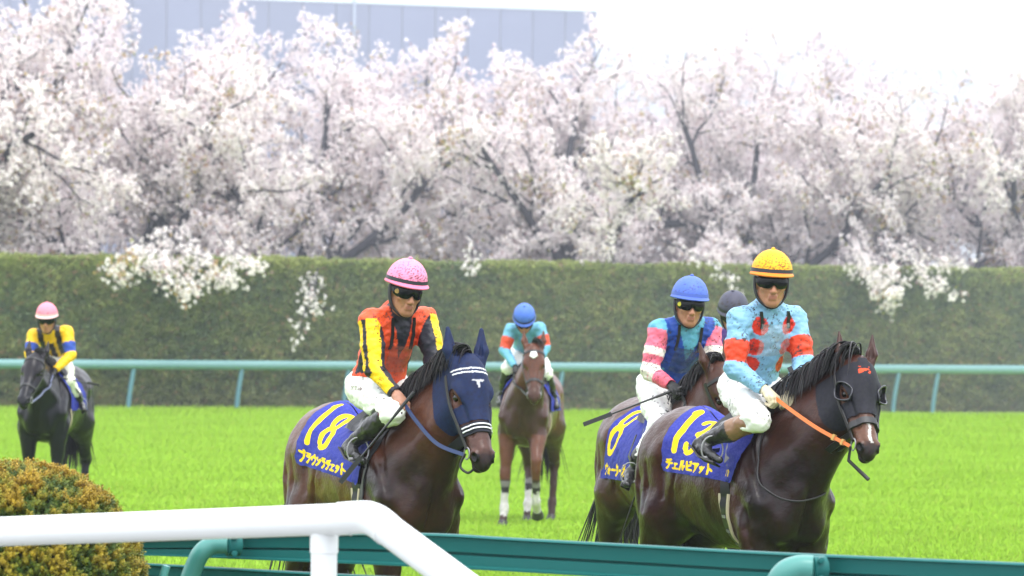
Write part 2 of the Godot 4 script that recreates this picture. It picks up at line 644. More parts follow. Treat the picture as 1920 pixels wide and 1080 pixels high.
func build_trees() -> void:
	var petal := vmat("petal", 0.8, 0.2)
	petal.backlight_enabled = true
	petal.backlight = Color(0.92, 0.89, 0.88)
	var bark := vmat("cherry_bark", 0.9, 0.3)
	var cluster := blossom_cluster()
	var makes := []
	for k in 4:
		var t := Tree_.new()
		t.r.seed = 400 + k * 17
		t.grow(Vector3(0, -0.1, 0), Vector3(t.r.randf_range(-0.25, 0.25), 1, 0), 2.3 + 0.3 * k * 0.5, 0.27, 0)
		var o := Node3D.new()
		part("trunk_and_branches", t.wood.mesh(), bark, o)
		many("blossom", cluster, petal, blossoms(t.spots, 0.05 + 0.02 * k, 50 + k), o)
		makes.append(o)
	# px along the frame, metres away, scale, variant, turn
	var rows := [
		[-60, 105.5, 1.03, 0, 0.3], [265, 106.5, 0.91, 1, 1.0], [560, 108, 0.87, 2, 2.0], [1070, 109.5, 0.90, 3, 2.9], [1420, 111, 0.84, 0, 3.4], [1700, 111, 0.86, 1, 4.0], [2020, 112, 0.92, 2, 5.2],
		[90, 114, 1.0, 3, 2.4], [430, 116, 0.93, 0, 5.0], [790, 116, 1.03, 1, 2.6], [1010, 117, 0.88, 2, 4.4], [1270, 119, 0.97, 3, 1.9], [1560, 121, 0.94, 0, 1.2], [1860, 122, 0.95, 1, 0.2]]
	var says := [
		"cherry tree in bloom at the far left edge behind the hedge", "cherry tree whose low blossom boughs spill over the hedge on the left", "cherry tree in bloom behind the rider in the pink cap and orange silks",
		"cherry tree with dark forked trunks showing above the hedge at centre", "cherry tree in bloom behind the rider in the orange cap", "cherry tree whose drooping boughs hang over the hedge at the right", "cherry tree in bloom at the far right edge behind the hedge",
		"back row cherry tree in front of the tall blue-grey tower", "back row cherry tree left of centre against the grey-blue building", "back row cherry tree in front of the middle of the grey-blue building", "back row cherry tree before the right end of the grey-blue building",
		"back row cherry tree just right of the grey-blue building's corner", "back row cherry tree with yellow-green shoots against the white sky", "back row cherry tree pale against the white sky at the right"]
	var front := []
	for k in rows.size():
		var w: Array = rows[k]
		var o := makes[w[3]].duplicate() as Node3D
		o.name = numbered("cherry_tree")
		add_child(o)
		o.position = ground_at(w[0], w[1])
		o.scale = Vector3(1.15, 1.33, 1.15) * float(w[2])
		o.rotation.y = w[4]
		tag(o, says[k], "tree", "cherry trees in bloom behind the hedge")
		front.append(o)
	# boughs that hang over the hedge
	var hang := [
		[1, [[[318, 425], [285, 470], [232, 490], [188, 522]], [[330, 430], [300, 492], [252, 505], [225, 528]], [[338, 432], [318, 485], [300, 510], [352, 572]], [[345, 432], [372, 490], [410, 520], [462, 537]],
			[[335, 430], [330, 480], [345, 520], [375, 548]], [[400, 425], [440, 480], [470, 492], [492, 502]], [[300, 440], [262, 468], [240, 480], [205, 500]], [[360, 440], [372, 500], [352, 530], [335, 560]], [[330, 440], [350, 470], [400, 490], [440, 525]]]],
		[2, [[[600, 470], [585, 525], [577, 560], [565, 602]], [[604, 470], [592, 530], [590, 570], [580, 585]], [[596, 490], [582, 560], [570, 590], [560, 634]]]],
		[5, [[[1610, 440], [1625, 500], [1645, 540], [1668, 582]], [[1600, 450], [1618, 490], [1632, 520], [1640, 560]], [[1650, 440], [1668, 490], [1680, 520], [1684, 560]], [[1660, 450], [1710, 500], [1748, 528], [1788, 558]], [[1650, 450], [1700, 480], [1740, 510], [1775, 540]],
			[[1620, 460], [1652, 520], [1662, 545], [1690, 548]], [[1580, 440], [1612, 480], [1622, 500], [1630, 530]], [[1680, 450], [1720, 470], [1770, 490], [1830, 500]]]],
		[3, [[[880, 440], [884, 470], [886, 490], [888, 506]]]], [3, [[[1250, 450], [1300, 480], [1350, 505], [1384, 545]], [[1240, 450], [1290, 470], [1330, 490], [1376, 520]]]]]
	for h in hang:
		var tr: Node3D = front[h[0]]
		var t := Tree_.new()
		t.r.seed = 900 + h[0] + int(h[1][0][0][0])
		var into := tr.transform.affine_inverse()
		for line in h[1]:
			var d: float = 96.5 + 0.0049 * line[2][0] + t.r.randf_range(-0.4, 0.5)
			var pts := []
			for k in 4:
				pts.append(into * at(line[k][0], line[k][1], d + [3.2, 1.4, 0.5, 0.0][k]))
			var c := curve(pts, 4)
			var rs := PackedFloat32Array()
			for k in c.size():
				rs.append(lerpf(0.020, 0.006, float(k) / (c.size() - 1)))
			t.wood.tube(c, rs, 5, t.bark, 1.0, Vector3.ZERO, false)
			t.dress(c, 60 if h[0] not in [2, 3] else 18, 0.10)
			for k in 6:
				var f := 2 + t.r.randi() % (c.size() - 3)
				var tip := c[f] + Vector3(t.r.randfn() * 0.28, -t.r.randf() * 0.25, t.r.randfn() * 0.28)
				var tw := PackedVector3Array([c[f], c[f].lerp(tip, 0.5) + Vector3(0, 0.03, 0), tip])
				t.wood.tube(tw, PackedFloat32Array([0.008, 0.006, 0.005]), 3, t.bark, 1.0, Vector3.ZERO, false)
				t.dress(tw, 13 if h[0] not in [2, 3] else 4, 0.06)
		var br := part("hanging_bough", t.wood.mesh(), bark, tr)
		many("blossom", cluster, petal, blossoms(t.spots, 0.02, 70 + h[0]), br)

# ---------------------------------------------------------------- rails and the clipped bush
func build_far_rail() -> void:
	var plastic := mat("rail_green", Color(0.12, 0.255, 0.255), 0.5)
	var leg := mat("rail_post_green", Color(0.075, 0.19, 0.235), 0.5)
	var o := thing("far_running_rail", "pale green running rail in front of the tall hedge", "rail")
	var g := Geo.new()
	var pts := PackedVector3Array()
	for k in 24:
		var px := lerpf(-1100, 2920, k / 23.0)
		pts.append(rail_point(px) + Vector3(0, 1.085, 0))
	g.tube(pts, even(24, 0.112), 14)
	part("rail", g.mesh(), plastic, o)
	for px in [-948, -748, -548, -348, -148, 52, 252, 455, 655, 855, 1056, 1256, 1456, 1686, 1760, 1960, 2160, 2360, 2560, 2760]:
		var p := rail_point(px)
		g = Geo.new()
		var lean := -0.13 if px < 1500 else -0.15
		g.tube(curve([p + Vector3(0, 1.08, 0), p + Vector3(-0.02, 0.9, 0.02), p + Vector3(lean * 0.7, 0.4, 0.05), p + Vector3(lean, -0.05, 0.06)], 3), even(10, 0.058), 8)
		part("post", g.mesh(), leg, o)

func rail_point(px: float) -> Vector3:
	return ground_at(px, lerpf(98.6, 107.0, px / 1920.0) - 0.7)

# sweeps a cross-section, given as [share from top to bottom, metres out towards the course's outside], along pairs of top and bottom points
func board(tops: PackedVector3Array, lows: PackedVector3Array, outline: Array, col := Color.WHITE) -> ArrayMesh:
	var g := Geo.new()
	for k in tops.size() - 1:
		for e in outline.size() - 1:
			var q := []
			for w in [[k, e], [k, e + 1], [k + 1, e + 1], [k + 1, e]]:
				var along := (tops[mini(w[0] + 1, tops.size() - 1)] - tops[maxi(w[0] - 1, 0)]).normalized()
				var out := along.cross(Vector3.UP).normalized()
				if out.z < 0:
					out = -out
				var o: Array = outline[w[1]]
				q.append(tops[w[0]].lerp(lows[w[0]], o[0]) + out * o[1])
			var nn: Vector3 = (q[2] - q[0]).cross(q[1] - q[0]).normalized()
			g.face(q[0], q[1], q[2], q[3], col, nn, nn)
	return g.mesh()

func along_px(rows: Array, column: int, d_of: Callable) -> PackedVector3Array:
	var src := []
	for r in rows:
		src.append(Vector3(r[0], r[column], 0))
	var out := PackedVector3Array()
	for p in curve(src, 4):
		out.append(at(p.x, p.y, d_of.call(p.x)))
	return out

func build_near_things() -> void:
	# the green guard rail along the edge of the course
	var green := mat("guard_green", Color(0.010, 0.105, 0.098), 0.45, 0.28)
	var pale := mat("guard_pipe_green", Color(0.05, 0.21, 0.185), 0.3)
	var o := thing("green_guard_rail", "dark green two board guard rail along the near edge of the turf", "rail")
	var rows := [[140, 1016, 1041], [285, 1012, 1042], [460, 1004, 1049], [650, 1000, 1057], [820, 1001, 1065], [960, 1009, 1072], [1200, 1022, 1086], [1455, 1036, 1101], [1920, 1056, 1122], [2300, 1072, 1140]]
	var far := func(px: float) -> float: return lerpf(18.6, 16.2, clampf(px / 1920.0, -0.2, 1.3))
	var shape := [[0.0, -0.02], [-0.02, 0.0], [0.0, 0.022], [0.05, 0.028], [0.09, 0.012], [0.5, 0.008], [0.52, -0.012], [0.57, -0.012], [0.59, 0.008], [0.88, 0.008], [0.92, 0.026], [0.98, 0.026], [1.0, 0.0], [1.0, -0.03], [0.0, -0.02]]
	part("upper_board", board(along_px(rows, 1, far), along_px(rows, 2, far), shape), green, o)
	rows = [[140, 1050, 1090], [285, 1057, 1100], [670, 1078, 1140], [960, 1092, 1160], [1455, 1120, 1190], [1920, 1142, 1215], [2300, 1160, 1230]]
	part("lower_board", board(along_px(rows, 1, far), along_px(rows, 2, far), shape), green, o)
	for s in [[[330, 1190, 0.08], [345, 1120, 0.08], [362, 1068, 0.08], [378, 1036, 0.08], [400, 1022, 0.05], [428, 1021, 0.02]], [[1425, 1260, 0.08], [1438, 1160, 0.08], [1452, 1110, 0.08], [1470, 1078, 0.08], [1496, 1066, 0.05], [1524, 1066, 0.02]]]:
		var pts := []
		for q in s:
			pts.append(at(q[0], q[1], far.call(q[0]) - 0.10 - q[2]))
		var c := curve(pts, 5)
		var g := Geo.new()
		var rr := 0.040 if s[0][0] < 1000 else 0.052
		g.tube(c, even(c.size(), rr), 14)
		var post := part("bent_post", g.mesh(), pale, o)
		g = Geo.new()
		var e: Vector3 = pts[5]
		g.tube(PackedVector3Array([e - Vector3(0.005, 0, 0), e + Vector3(0.045, 0, -0.02)]), even(2, 0.05), 12)
		g.line(e + Vector3(0.03, 0.035, 0.02), e + Vector3(0.03, 0.035, 0.06), 0.013, 0.013, 6)
		g.line(e + Vector3(0.03, -0.035, 0.02), e + Vector3(0.03, -0.035, 0.06), 0.013, 0.013, 6)
		part("bracket", g.mesh(), green, post)
	var stub := Geo.new()
	stub.tube(PackedVector3Array([at(300, 1130, 17.2), at(303, 1090, 17.2), at(312, 1061, 17.2)]), even(3, 0.017), 8)
	part("stay", stub.mesh(), pale, o)

	# the white hand rail in front, out of focus
	var white := mat("white_pipe", Color(0.70, 0.72, 0.73), 0.35)
	var w := thing("white_hand_rail", "thick white pipe hand rail bending down in the near foreground", "rail")
	var pts2 := curve([at(-420, 1010, 16.2), at(-200, 1004, 15.95), at(0, 997, 15.7), at(320, 985.5, 15.25), at(620, 974, 14.75)], 6)
	pts2.append(at(648, 973, 14.7))
	var g2 := Geo.new()
	g2.tube(pts2, even(pts2.size(), 0.0545), 22)
	part("top_rail", g2.mesh(), white, w)
	var bend := curve([at(640, 973, 14.72), at(664, 971, 14.67), at(690, 971, 14.62), at(709, 979, 14.57), at(728, 994, 14.53)], 6)
	g2 = Geo.new()
	g2.tube(bend, even(bend.size(), 0.0575), 22)
	part("elbow", g2.mesh(), white, w)
	g2 = Geo.new()
	g2.tube(PackedVector3Array([at(722, 989, 14.54), at(800, 1047, 14.4), at(960, 1166, 14.1)]), even(3, 0.0545), 22)
	part("sloping_rail", g2.mesh(), white, w)
	g2 = Geo.new()
	var p0 := at(608, 985, 14.8)
	g2.tube(PackedVector3Array([p0, Vector3(p0.x, 0.02, p0.z)]), even(2, 0.046), 18)
	var post2 := part("post", g2.mesh(), white, w)
	g2 = Geo.new()
	g2.tube(PackedVector3Array([p0, p0 - Vector3(0, 0.095, 0)]), even(2, 0.0495), 18)
	part("collar", g2.mesh(), white, post2)

	for q in [[632, 973.6, 14.73, 0.0585], [655, 972.4, 14.68, 0.0595]]:
		g2 = Geo.new()
		var e0 := at(q[0], q[1], q[2])
		g2.tube(PackedVector3Array([e0, e0 + Vector3(0.008, 0.0002, 0)]), even(2, q[3]), 22)
		part("joint_ring", g2.mesh(), mat("white_pipe_seam", Color(0.6, 0.62, 0.63), 0.4), w)
	# clipped bush at the lower left
	var bc := ground_at(-12, 17.25)
	var bush := thing("clipped_bush", "rounded clipped bush with orange new shoots beside the white rail", "bush", bc)
	var rad := Vector3(0.625, 0.665, 0.56)
	var core := Geo.new()
	for a in 24:
		for b in 14:
			var q := []
			for e in [[a, b], [a, b + 1], [a + 1, b + 1], [a + 1, b]]:
				q.append(bush_point(rad * 0.93, TAU * e[0] / 24.0, PI * e[1] / 14.0))
			core.face(q[0], q[1], q[2], q[3], Color.WHITE, q[0].normalized(), q[1].normalized())
	part("core", core.mesh(), mat("bush_core", Color(0.02, 0.03, 0.008), 0.95, 0.1), bush, Vector3(0, 0.8, 0))
	# a sprig: short stalk with scale-like leaves
	var sg := Geo.new()
	var r := RandomNumberGenerator.new()
	r.seed = 4
	for k in 11:
		var t := k / 10.0
		var ang := k * 2.4
		var dd := Vector3(cos(ang), 0, sin(ang))
		var c := Vector3(0, t * 0.045, 0)
		var ln := lerpf(0.019, 0.010, t)
		var side := Vector3(-sin(ang), 0, cos(ang)) * 0.0052
		var tip := c + dd * ln + Vector3(0, ln * 0.9, 0)
		sg.face(c - side * 0.5, c + dd * ln * 0.5 + Vector3(0, ln * 0.35, 0) - side, tip, c + dd * ln * 0.5 + Vector3(0, ln * 0.35, 0) + side, Color.WHITE)
	var lm := vmat("bush_leaf", 0.5, 0.4)
	lm.backlight_enabled = true
	lm.backlight = Color(0.35, 0.25, 0.05)
	var buf := PackedFloat32Array()
	var nz := noise_of(77, 5.0, 3)
	var nb := noise_of(78, 14.0, 2)
	for k in 46000:
		var a := rng.randf() * TAU
		var cosb := rng.randf_range(-0.9, 1.0)
		var p := bush_point(rad, a, acos(cosb))
		var nn := Vector3(p.x / rad.x / rad.x, p.y / rad.y / rad.y, p.z / rad.z / rad.z).normalized()
		var lump := nz.get_noise_3dv(p)
		var dot := nb.get_noise_3dv(p)
		p += nn * (lump * 0.028 + dot * 0.016 + rng.randf_range(-0.03, 0.0))
		var up := (nn + Vector3(0, 0.6, 0) + Vector3(rng.randfn(), rng.randfn(), rng.randfn()) * 0.35).normalized()
		var u := up.cross(Vector3(rng.randfn(), rng.randfn(), rng.randfn())).normalized()
		var s := rng.randf_range(0.5, 0.85)
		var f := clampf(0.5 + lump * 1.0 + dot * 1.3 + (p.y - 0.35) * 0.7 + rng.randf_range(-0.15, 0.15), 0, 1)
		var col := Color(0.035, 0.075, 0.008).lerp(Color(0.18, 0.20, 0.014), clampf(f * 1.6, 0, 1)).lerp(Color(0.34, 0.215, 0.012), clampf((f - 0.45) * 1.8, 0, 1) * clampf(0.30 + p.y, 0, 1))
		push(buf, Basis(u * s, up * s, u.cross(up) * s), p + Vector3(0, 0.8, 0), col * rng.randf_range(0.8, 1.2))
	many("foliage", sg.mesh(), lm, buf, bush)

func bush_point(rad: Vector3, a: float, b: float) -> Vector3:
	var d := Vector3(cos(a) * sin(b), cos(b), sin(a) * sin(b))
	var flat := sqrt(d.x * d.x + d.z * d.z)
	var ex := pow(pow(absf(flat), 2.6) + pow(absf(d.y), 2.6), -1.0 / 2.6)
	return Vector3(d.x * rad.x, d.y * rad.y, d.z * rad.z) * ex


# ---------------------------------------------------------------- bodies: a distance field on a grid, meshed as surface nets
class Field:
	var lo: Vector3
	var h: float
	var nx: int
	var ny: int
	var nz: int
	var v := PackedFloat32Array()

	func _init(a: Vector3, b: Vector3, cell: float) -> void:
		lo = a
		h = cell
		nx = int(ceil((b.x - a.x) / cell)) + 1
		ny = int(ceil((b.y - a.y) / cell)) + 1
		nz = int(ceil((b.z - a.z) / cell)) + 1
		v.resize(nx * ny * nz)
		v.fill(1.0)

	# a tapered capsule; squash > 1 makes it thinner along ax; cut takes it away
	func cone(a: Vector3, b: Vector3, ra: float, rb: float, k := 0.03, ax := Vector3.ZERO, squash := 1.0, cut := false) -> void:
		var m := maxf(ra, rb) * maxf(1.0, 1.0 / squash) + k + h * 2.5
		var x0 := maxi(0, int((minf(a.x, b.x) - m - lo.x) / h))
		var x1 := mini(nx - 1, int((maxf(a.x, b.x) + m - lo.x) / h) + 1)
		var y0 := maxi(0, int((minf(a.y, b.y) - m - lo.y) / h))
		var y1 := mini(ny - 1, int((maxf(a.y, b.y) + m - lo.y) / h) + 1)
		var z0 := maxi(0, int((minf(a.z, b.z) - m - lo.z) / h))
		var z1 := mini(nz - 1, int((maxf(a.z, b.z) + m - lo.z) / h) + 1)
		var ba := b - a
		var plain := squash == 1.0
		var ex := ax * (squash - 1.0)
		if not plain:
			ba += ex * ba.dot(ax)
		var inv := 1.0 / maxf(ba.length_squared(), 1e-9)
		var dr := rb - ra
		var k4 := 0.25 / k
		for z in range(z0, z1 + 1):
			for y in range(y0, y1 + 1):
				var i := (z * ny + y) * nx + x0
				var q := Vector3(lo.x + x0 * h, lo.y + y * h, lo.z + z * h) - a
				for x in range(x0, x1 + 1):
					var p := q if plain else q + ex * q.dot(ax)
					var t := clampf(p.dot(ba) * inv, 0.0, 1.0)
					var d := (p - ba * t).length() - ra - dr * t
					var e := v[i]
					if cut:
						var hc := k - absf(d + e)
						v[i] = maxf(e, -d) + (hc * hc * k4 if hc > 0.0 else 0.0)
					else:
						var hh := k - absf(d - e)
						v[i] = (d if d < e else e) - (hh * hh * k4 if hh > 0.0 else 0.0)
					i += 1
					q.x += h

	# an ellipsoid with half axes r along the columns of bs
	func ell(c: Vector3, r: Vector3, k := 0.03, bs := Basis.IDENTITY, cut := false) -> void:
		var ext := Vector3.ZERO
		for e in 3:
			ext[e] = sqrt(pow(bs.x[e] * r.x, 2) + pow(bs.y[e] * r.y, 2) + pow(bs.z[e] * r.z, 2)) + k + h * 2.5
		var x0 := maxi(0, int((c.x - ext.x - lo.x) / h))
		var x1 := mini(nx - 1, int((c.x + ext.x - lo.x) / h) + 1)
		var y0 := maxi(0, int((c.y - ext.y - lo.y) / h))
		var y1 := mini(ny - 1, int((c.y + ext.y - lo.y) / h) + 1)
		var z0 := maxi(0, int((c.z - ext.z - lo.z) / h))
		var z1 := mini(nz - 1, int((c.z + ext.z - lo.z) / h) + 1)
		var into := Basis(bs.x / r.x, bs.y / r.y, bs.z / r.z).transposed()
		var twice := Basis(bs.x / (r.x * r.x), bs.y / (r.y * r.y), bs.z / (r.z * r.z)).transposed()
		var k4 := 0.25 / k
		for z in range(z0, z1 + 1):
			for y in range(y0, y1 + 1):
				var i := (z * ny + y) * nx + x0
				var q := Vector3(lo.x + x0 * h, lo.y + y * h, lo.z + z * h) - c
				for x in range(x0, x1 + 1):
					var f := (into * q).length()
					var d := f * (f - 1.0) / maxf((twice * q).length(), 0.5)
					var e := v[i]
					if cut:
						var hc := k - absf(d + e)
						v[i] = maxf(e, -d) + (hc * hc * k4 if hc > 0.0 else 0.0)
					else:
						var hh := k - absf(d - e)
						v[i] = (d if d < e else e) - (hh * hh * k4 if hh > 0.0 else 0.0)
					i += 1
					q.x += h

	# keep only what lies behind the plane
	func clip(pl: Plane) -> void:
		for z in nz:
			for y in ny:
				var i := (z * ny + y) * nx
				var q := Vector3(lo.x, lo.y + y * h, lo.z + z * h)
				for x in nx:
					if v[i] < 0.1:
						v[i] = maxf(v[i], pl.distance_to(q))
					i += 1
					q.x += h

	# folds and unevenness near the surface
	func rough(n: FastNoiseLite, amp: float, stretch := Vector3.ONE) -> void:
		var near := h * 3.0
		for z in nz:
			for y in ny:
				var i := (z * ny + y) * nx
				for x in nx:
					if absf(v[i]) < near:
						v[i] += amp * n.get_noise_3d((lo.x + x * h) * stretch.x, (lo.y + y * h) * stretch.y, (lo.z + z * h) * stretch.z)
					i += 1

	func sample(p: Vector3) -> float:
		var q := (p - lo) / h
		var x := clampi(int(q.x), 0, nx - 2)
		var y := clampi(int(q.y), 0, ny - 2)
		var z := clampi(int(q.z), 0, nz - 2)
		var f := q - Vector3(x, y, z)
		var i := (z * ny + y) * nx + x
		var s := nx * ny
		var a := lerpf(lerpf(v[i], v[i + 1], f.x), lerpf(v[i + nx], v[i + nx + 1], f.x), f.y)
		var b := lerpf(lerpf(v[i + s], v[i + s + 1], f.x), lerpf(v[i + s + nx], v[i + s + nx + 1], f.x), f.y)
		return lerpf(a, b, f.z)

	func slope(p: Vector3) -> Vector3:
		var e := h * 0.8
		return Vector3(sample(p + Vector3(e, 0, 0)) - sample(p - Vector3(e, 0, 0)), sample(p + Vector3(0, e, 0)) - sample(p - Vector3(0, e, 0)), sample(p + Vector3(0, 0, e)) - sample(p - Vector3(0, 0, e))).normalized()

	# the first point of the surface, off metres proud of it, met when coming from outside towards c
	func hit(c: Vector3, out: Vector3, far: float, off := 0.0) -> Vector3:
		var t := far
		while t > 0.0:
			var d := sample(c + out * t) - off
			if d < 0.0:
				break
			t -= clampf(d * 0.8, h * 0.15, 0.05)
		var a := t
		var b := minf(t + 0.05, far)
		for k in 8:
			var m := (a + b) * 0.5
			if sample(c + out * m) - off < 0.0:
				a = m
			else:
				b = m
		return c + out * b

	# surface nets into g; colour(p, n) gives the albedo, keep(p) says which faces stay
	func net(g: Geo, colour: Callable, keep: Variant = null, iso := 0.0) -> void:
		var s := nx * ny
		var of := {}
		var offs := [0, 1, nx, nx + 1, s, s + 1, s + nx, s + nx + 1]
		var edges := [[0, 1], [2, 3], [4, 5], [6, 7], [0, 2], [1, 3], [4, 6], [5, 7], [0, 4], [1, 5], [2, 6], [3, 7]]
		var corner := []
		for k in 8:
			corner.append(Vector3(k & 1, (k >> 1) & 1, k >> 2))
		var near := h * 2.0
		var first := g.v.size()
		var d := PackedFloat32Array()
		d.resize(8)
		for z in nz - 1:
			for y in ny - 1:
				var i := (z * ny + y) * nx
				for x in nx - 1:
					var e0 := v[i] - iso
					if e0 < near and e0 > -near:
						var below := 0
						for k in 8:
							d[k] = v[i + offs[k]] - iso
							if d[k] < 0.0:
								below += 1
						if below > 0 and below < 8:
							var sum := Vector3.ZERO
							var n := 0
							for e in edges:
								var a := d[e[0]]
								var b := d[e[1]]
								if (a < 0.0) != (b < 0.0):
									sum += (corner[e[0]] as Vector3).lerp(corner[e[1]], a / (a - b))
									n += 1
							var p := lo + (Vector3(x, y, z) + sum / n) * h
							of[i] = g.v.size()
							g.v.append(p)
					i += 1
		for k in range(first, g.v.size()):
			var nn := slope(g.v[k])
			g.n.append(nn)
			g.c.append(colour.call(g.v[k], nn))
			g.uv.append(Vector2.ZERO)
		var test := keep != null
		for i in of:
			var x: int = i % nx
			var y: int = (i / nx) % ny
			var z: int = i / s
			var a := v[i] - iso
			for ax in 3:
				var st: int = [1, nx, s][ax]
				var b := v[i + st] - iso
				if (a < 0.0) == (b < 0.0):
					continue
				var u: int = [nx, s, 1][ax]
				var w: int = [s, 1, nx][ax]
				if (ax == 0 and (y == 0 or z == 0)) or (ax == 1 and (x == 0 or z == 0)) or (ax == 2 and (x == 0 or y == 0)):
					continue
				var p0: int = of.get(i, -1)
				var p1: int = of.get(i - u, -1)
				var p2: int = of.get(i - u - w, -1)
				var p3: int = of.get(i - w, -1)
				if p0 < 0 or p1 < 0 or p2 < 0 or p3 < 0:
					continue
				if test and not keep.call((g.v[p0] + g.v[p2]) * 0.5):
					continue
				if a < 0.0:
					g.i.append_array(PackedInt32Array([p0, p2, p1, p0, p3, p2]))
				else:
					g.i.append_array(PackedInt32Array([p0, p1, p2, p0, p2, p3]))

	# points round an axis through c: from angle a0 to a1 (0 is up, turning towards side)
	func ring(c: Vector3, up: Vector3, side: Vector3, a0: float, a1: float, n: int, far: float, off: float) -> Array:
		var pts := PackedVector3Array()
		var ups := PackedVector3Array()
		for k in n + 1:
			var a := lerpf(a0, a1, float(k) / n)
			var dir := up * cos(a) + side * sin(a)
			var p := hit(c, dir, far, off)
			pts.append(p)
			ups.append((slope(p) * 0.6 + dir * 0.4).normalized())
		return [pts, ups]

# ---------------------------------------------------------------- horses
const LEG_STAND := {"fore": [[0.16, 0.96, 0.60], [0.145, 0.53, 0.60], [0.14, 0.20, 0.60], [0.14, 0.06, 0.655]], "hind": [[0.15, 1.00, -0.48], [0.135, 0.60, -0.78], [0.125, 0.21, -0.71], [0.125, 0.06, -0.65]]}

func v3(a: Array) -> Vector3:
	return Vector3(a[0], a[1], a[2])

# spec: poll, muzzle, roll (the way the forehead turns), legs [right fore, left fore, right hind, left hind], colour function
func horse_body(o: Node3D, s: Dictionary) -> Dictionary:
	var cell: float = s.cell
	var far_one: bool = cell > 0.021
	var f := Field.new(Vector3(-0.42, -0.02, -1.02), Vector3(0.42, 1.78, 1.06), cell)
	var poll: Vector3 = s.poll
	var muz: Vector3 = s.muzzle
	var u := (muz - poll).normalized()
	var side: Vector3 = (s.get("side", Vector3(1, 0, 0)) as Vector3)
	side = (side - u * side.dot(u)).normalized()
	var n := u.cross(side).normalized()          # out of the forehead
	if n.dot(Vector3(0, 0.6, 1)) < 0:
		n = -n
	var X := Vector3(1, 0, 0)
	var neck0 := Vector3(0, 1.31, 0.62)
	var headlen := (muz - poll).length()
	var hl := headlen / 0.60
	var hs: float = s.get("hs", 1.0)
	var neck1 := poll - n * 0.10 + u * 0.07
	var do_trunk := func(t: Field) -> void:
		t.ell(Vector3(0, 1.19, 0.14), Vector3(0.262, 0.335, 0.60), 0.05)
		t.ell(Vector3(0, 1.17, 0.50), Vector3(0.225, 0.345, 0.33), 0.08)
		t.ell(Vector3(0, 1.23, -0.26), Vector3(0.25, 0.29, 0.40), 0.08)
		t.ell(Vector3(0, 1.345, -0.48), Vector3(0.25, 0.265, 0.36), 0.08)
		t.cone(Vector3(0, 1.535, 0.46), Vector3(0, 1.44, 0.02), 0.085, 0.07, 0.08, X, 1.5)
		t.cone(Vector3(0, 1.50, -0.30), Vector3(0, 1.52, -0.55), 0.075, 0.06, 0.07)
		for e in [-1.0, 1.0]:
			t.ell(Vector3(0.125 * e, 1.16, -0.56), Vector3(0.135, 0.33, 0.24), 0.06)
			t.cone(Vector3(0.16 * e, 1.41, -0.30), Vector3(0.185 * e, 1.37, -0.42), 0.055, 0.06, 0.06)     # point of hip
			t.ell(Vector3(0.135 * e, 1.04, -0.42), Vector3(0.105, 0.17, 0.15), 0.11)                            # stifle
			t.cone(Vector3(0.105 * e, 1.44, 0.36), Vector3(0.15 * e, 1.13, 0.66), 0.10, 0.11, 0.05)         # shoulder
			t.ell(Vector3(0.15 * e, 1.06, 0.50), Vector3(0.10, 0.17, 0.14), 0.05)                         # upper arm
			t.ell(Vector3(0.085 * e, 1.05, 0.715), Vector3(0.088, 0.135, 0.10), 0.035)                        # breast
	var do_neck := func(t: Field) -> void:
		t.cone(neck0 + Vector3(0, 0.03, -0.02), neck1, 0.265, 0.145, 0.09, X, 1.75)
		t.cone(Vector3(0, 1.14, 0.70), poll - n * 0.20 + u * 0.16, 0.145, 0.085, 0.08, X, 1.25)
		t.cone(Vector3(0, 1.52, 0.44), poll - n * 0.05 - u * 0.01, 0.085, 0.062, 0.08, X, 1.3)
		for e in [-1.0, 1.0]:
			t.cone(Vector3(0.13 * e, 1.22, 0.64), poll - n * 0.12 + u * 0.17 + side * 0.055 * e, 0.075, 0.04, 0.06)
	do_trunk.call(f)
	do_neck.call(f)
	var legs: Array = s.get("legs", [])
	for k in 4:
		var e := -1.0 if k % 2 == 0 else 1.0
		var j := []
		var given: Array = legs[k] if legs.size() > k and legs[k].size() else LEG_STAND["fore" if k < 2 else "hind"]
		for q in given:
			j.append(Vector3(q[0] * e, q[1], q[2]))
		if k < 2:
			f.cone(j[0] + Vector3(0, 0.04, 0), j[1] + Vector3(0, 0.05, 0), 0.112, 0.052, 0.05)
			f.cone(j[1] + (j[0] - j[1]).normalized() * 0.05, j[1] - (j[1] - j[2]).normalized() * 0.05, 0.054, 0.048, 0.03)
		else:
			f.cone(j[0], j[1] + (j[0] - j[1]).normalized() * 0.10, 0.135, 0.058, 0.07)
			f.cone(j[1] + (j[0] - j[1]).normalized() * 0.10, j[1] + Vector3(0, 0.0, -0.02), 0.056, 0.056, 0.03)
			f.cone(j[1] + Vector3(0, 0.035, -0.06), j[1] + (j[0] - j[1]) * 0.5 + Vector3(0, 0.05, -0.07), 0.026, 0.026, 0.04)
		f.cone(j[1], j[2], 0.046, 0.036, 0.03)
		f.cone(j[1] + Vector3(0, -0.05, -0.03), j[2] + Vector3(0, 0.03, -0.03), 0.022, 0.022, 0.03)
		f.cone(j[2] + (j[1] - j[2]).normalized() * 0.01, j[2] - (j[1] - j[2]).normalized() * 0.015, 0.045, 0.044, 0.02)
		f.cone(j[2], j[3], 0.042, 0.042, 0.02)
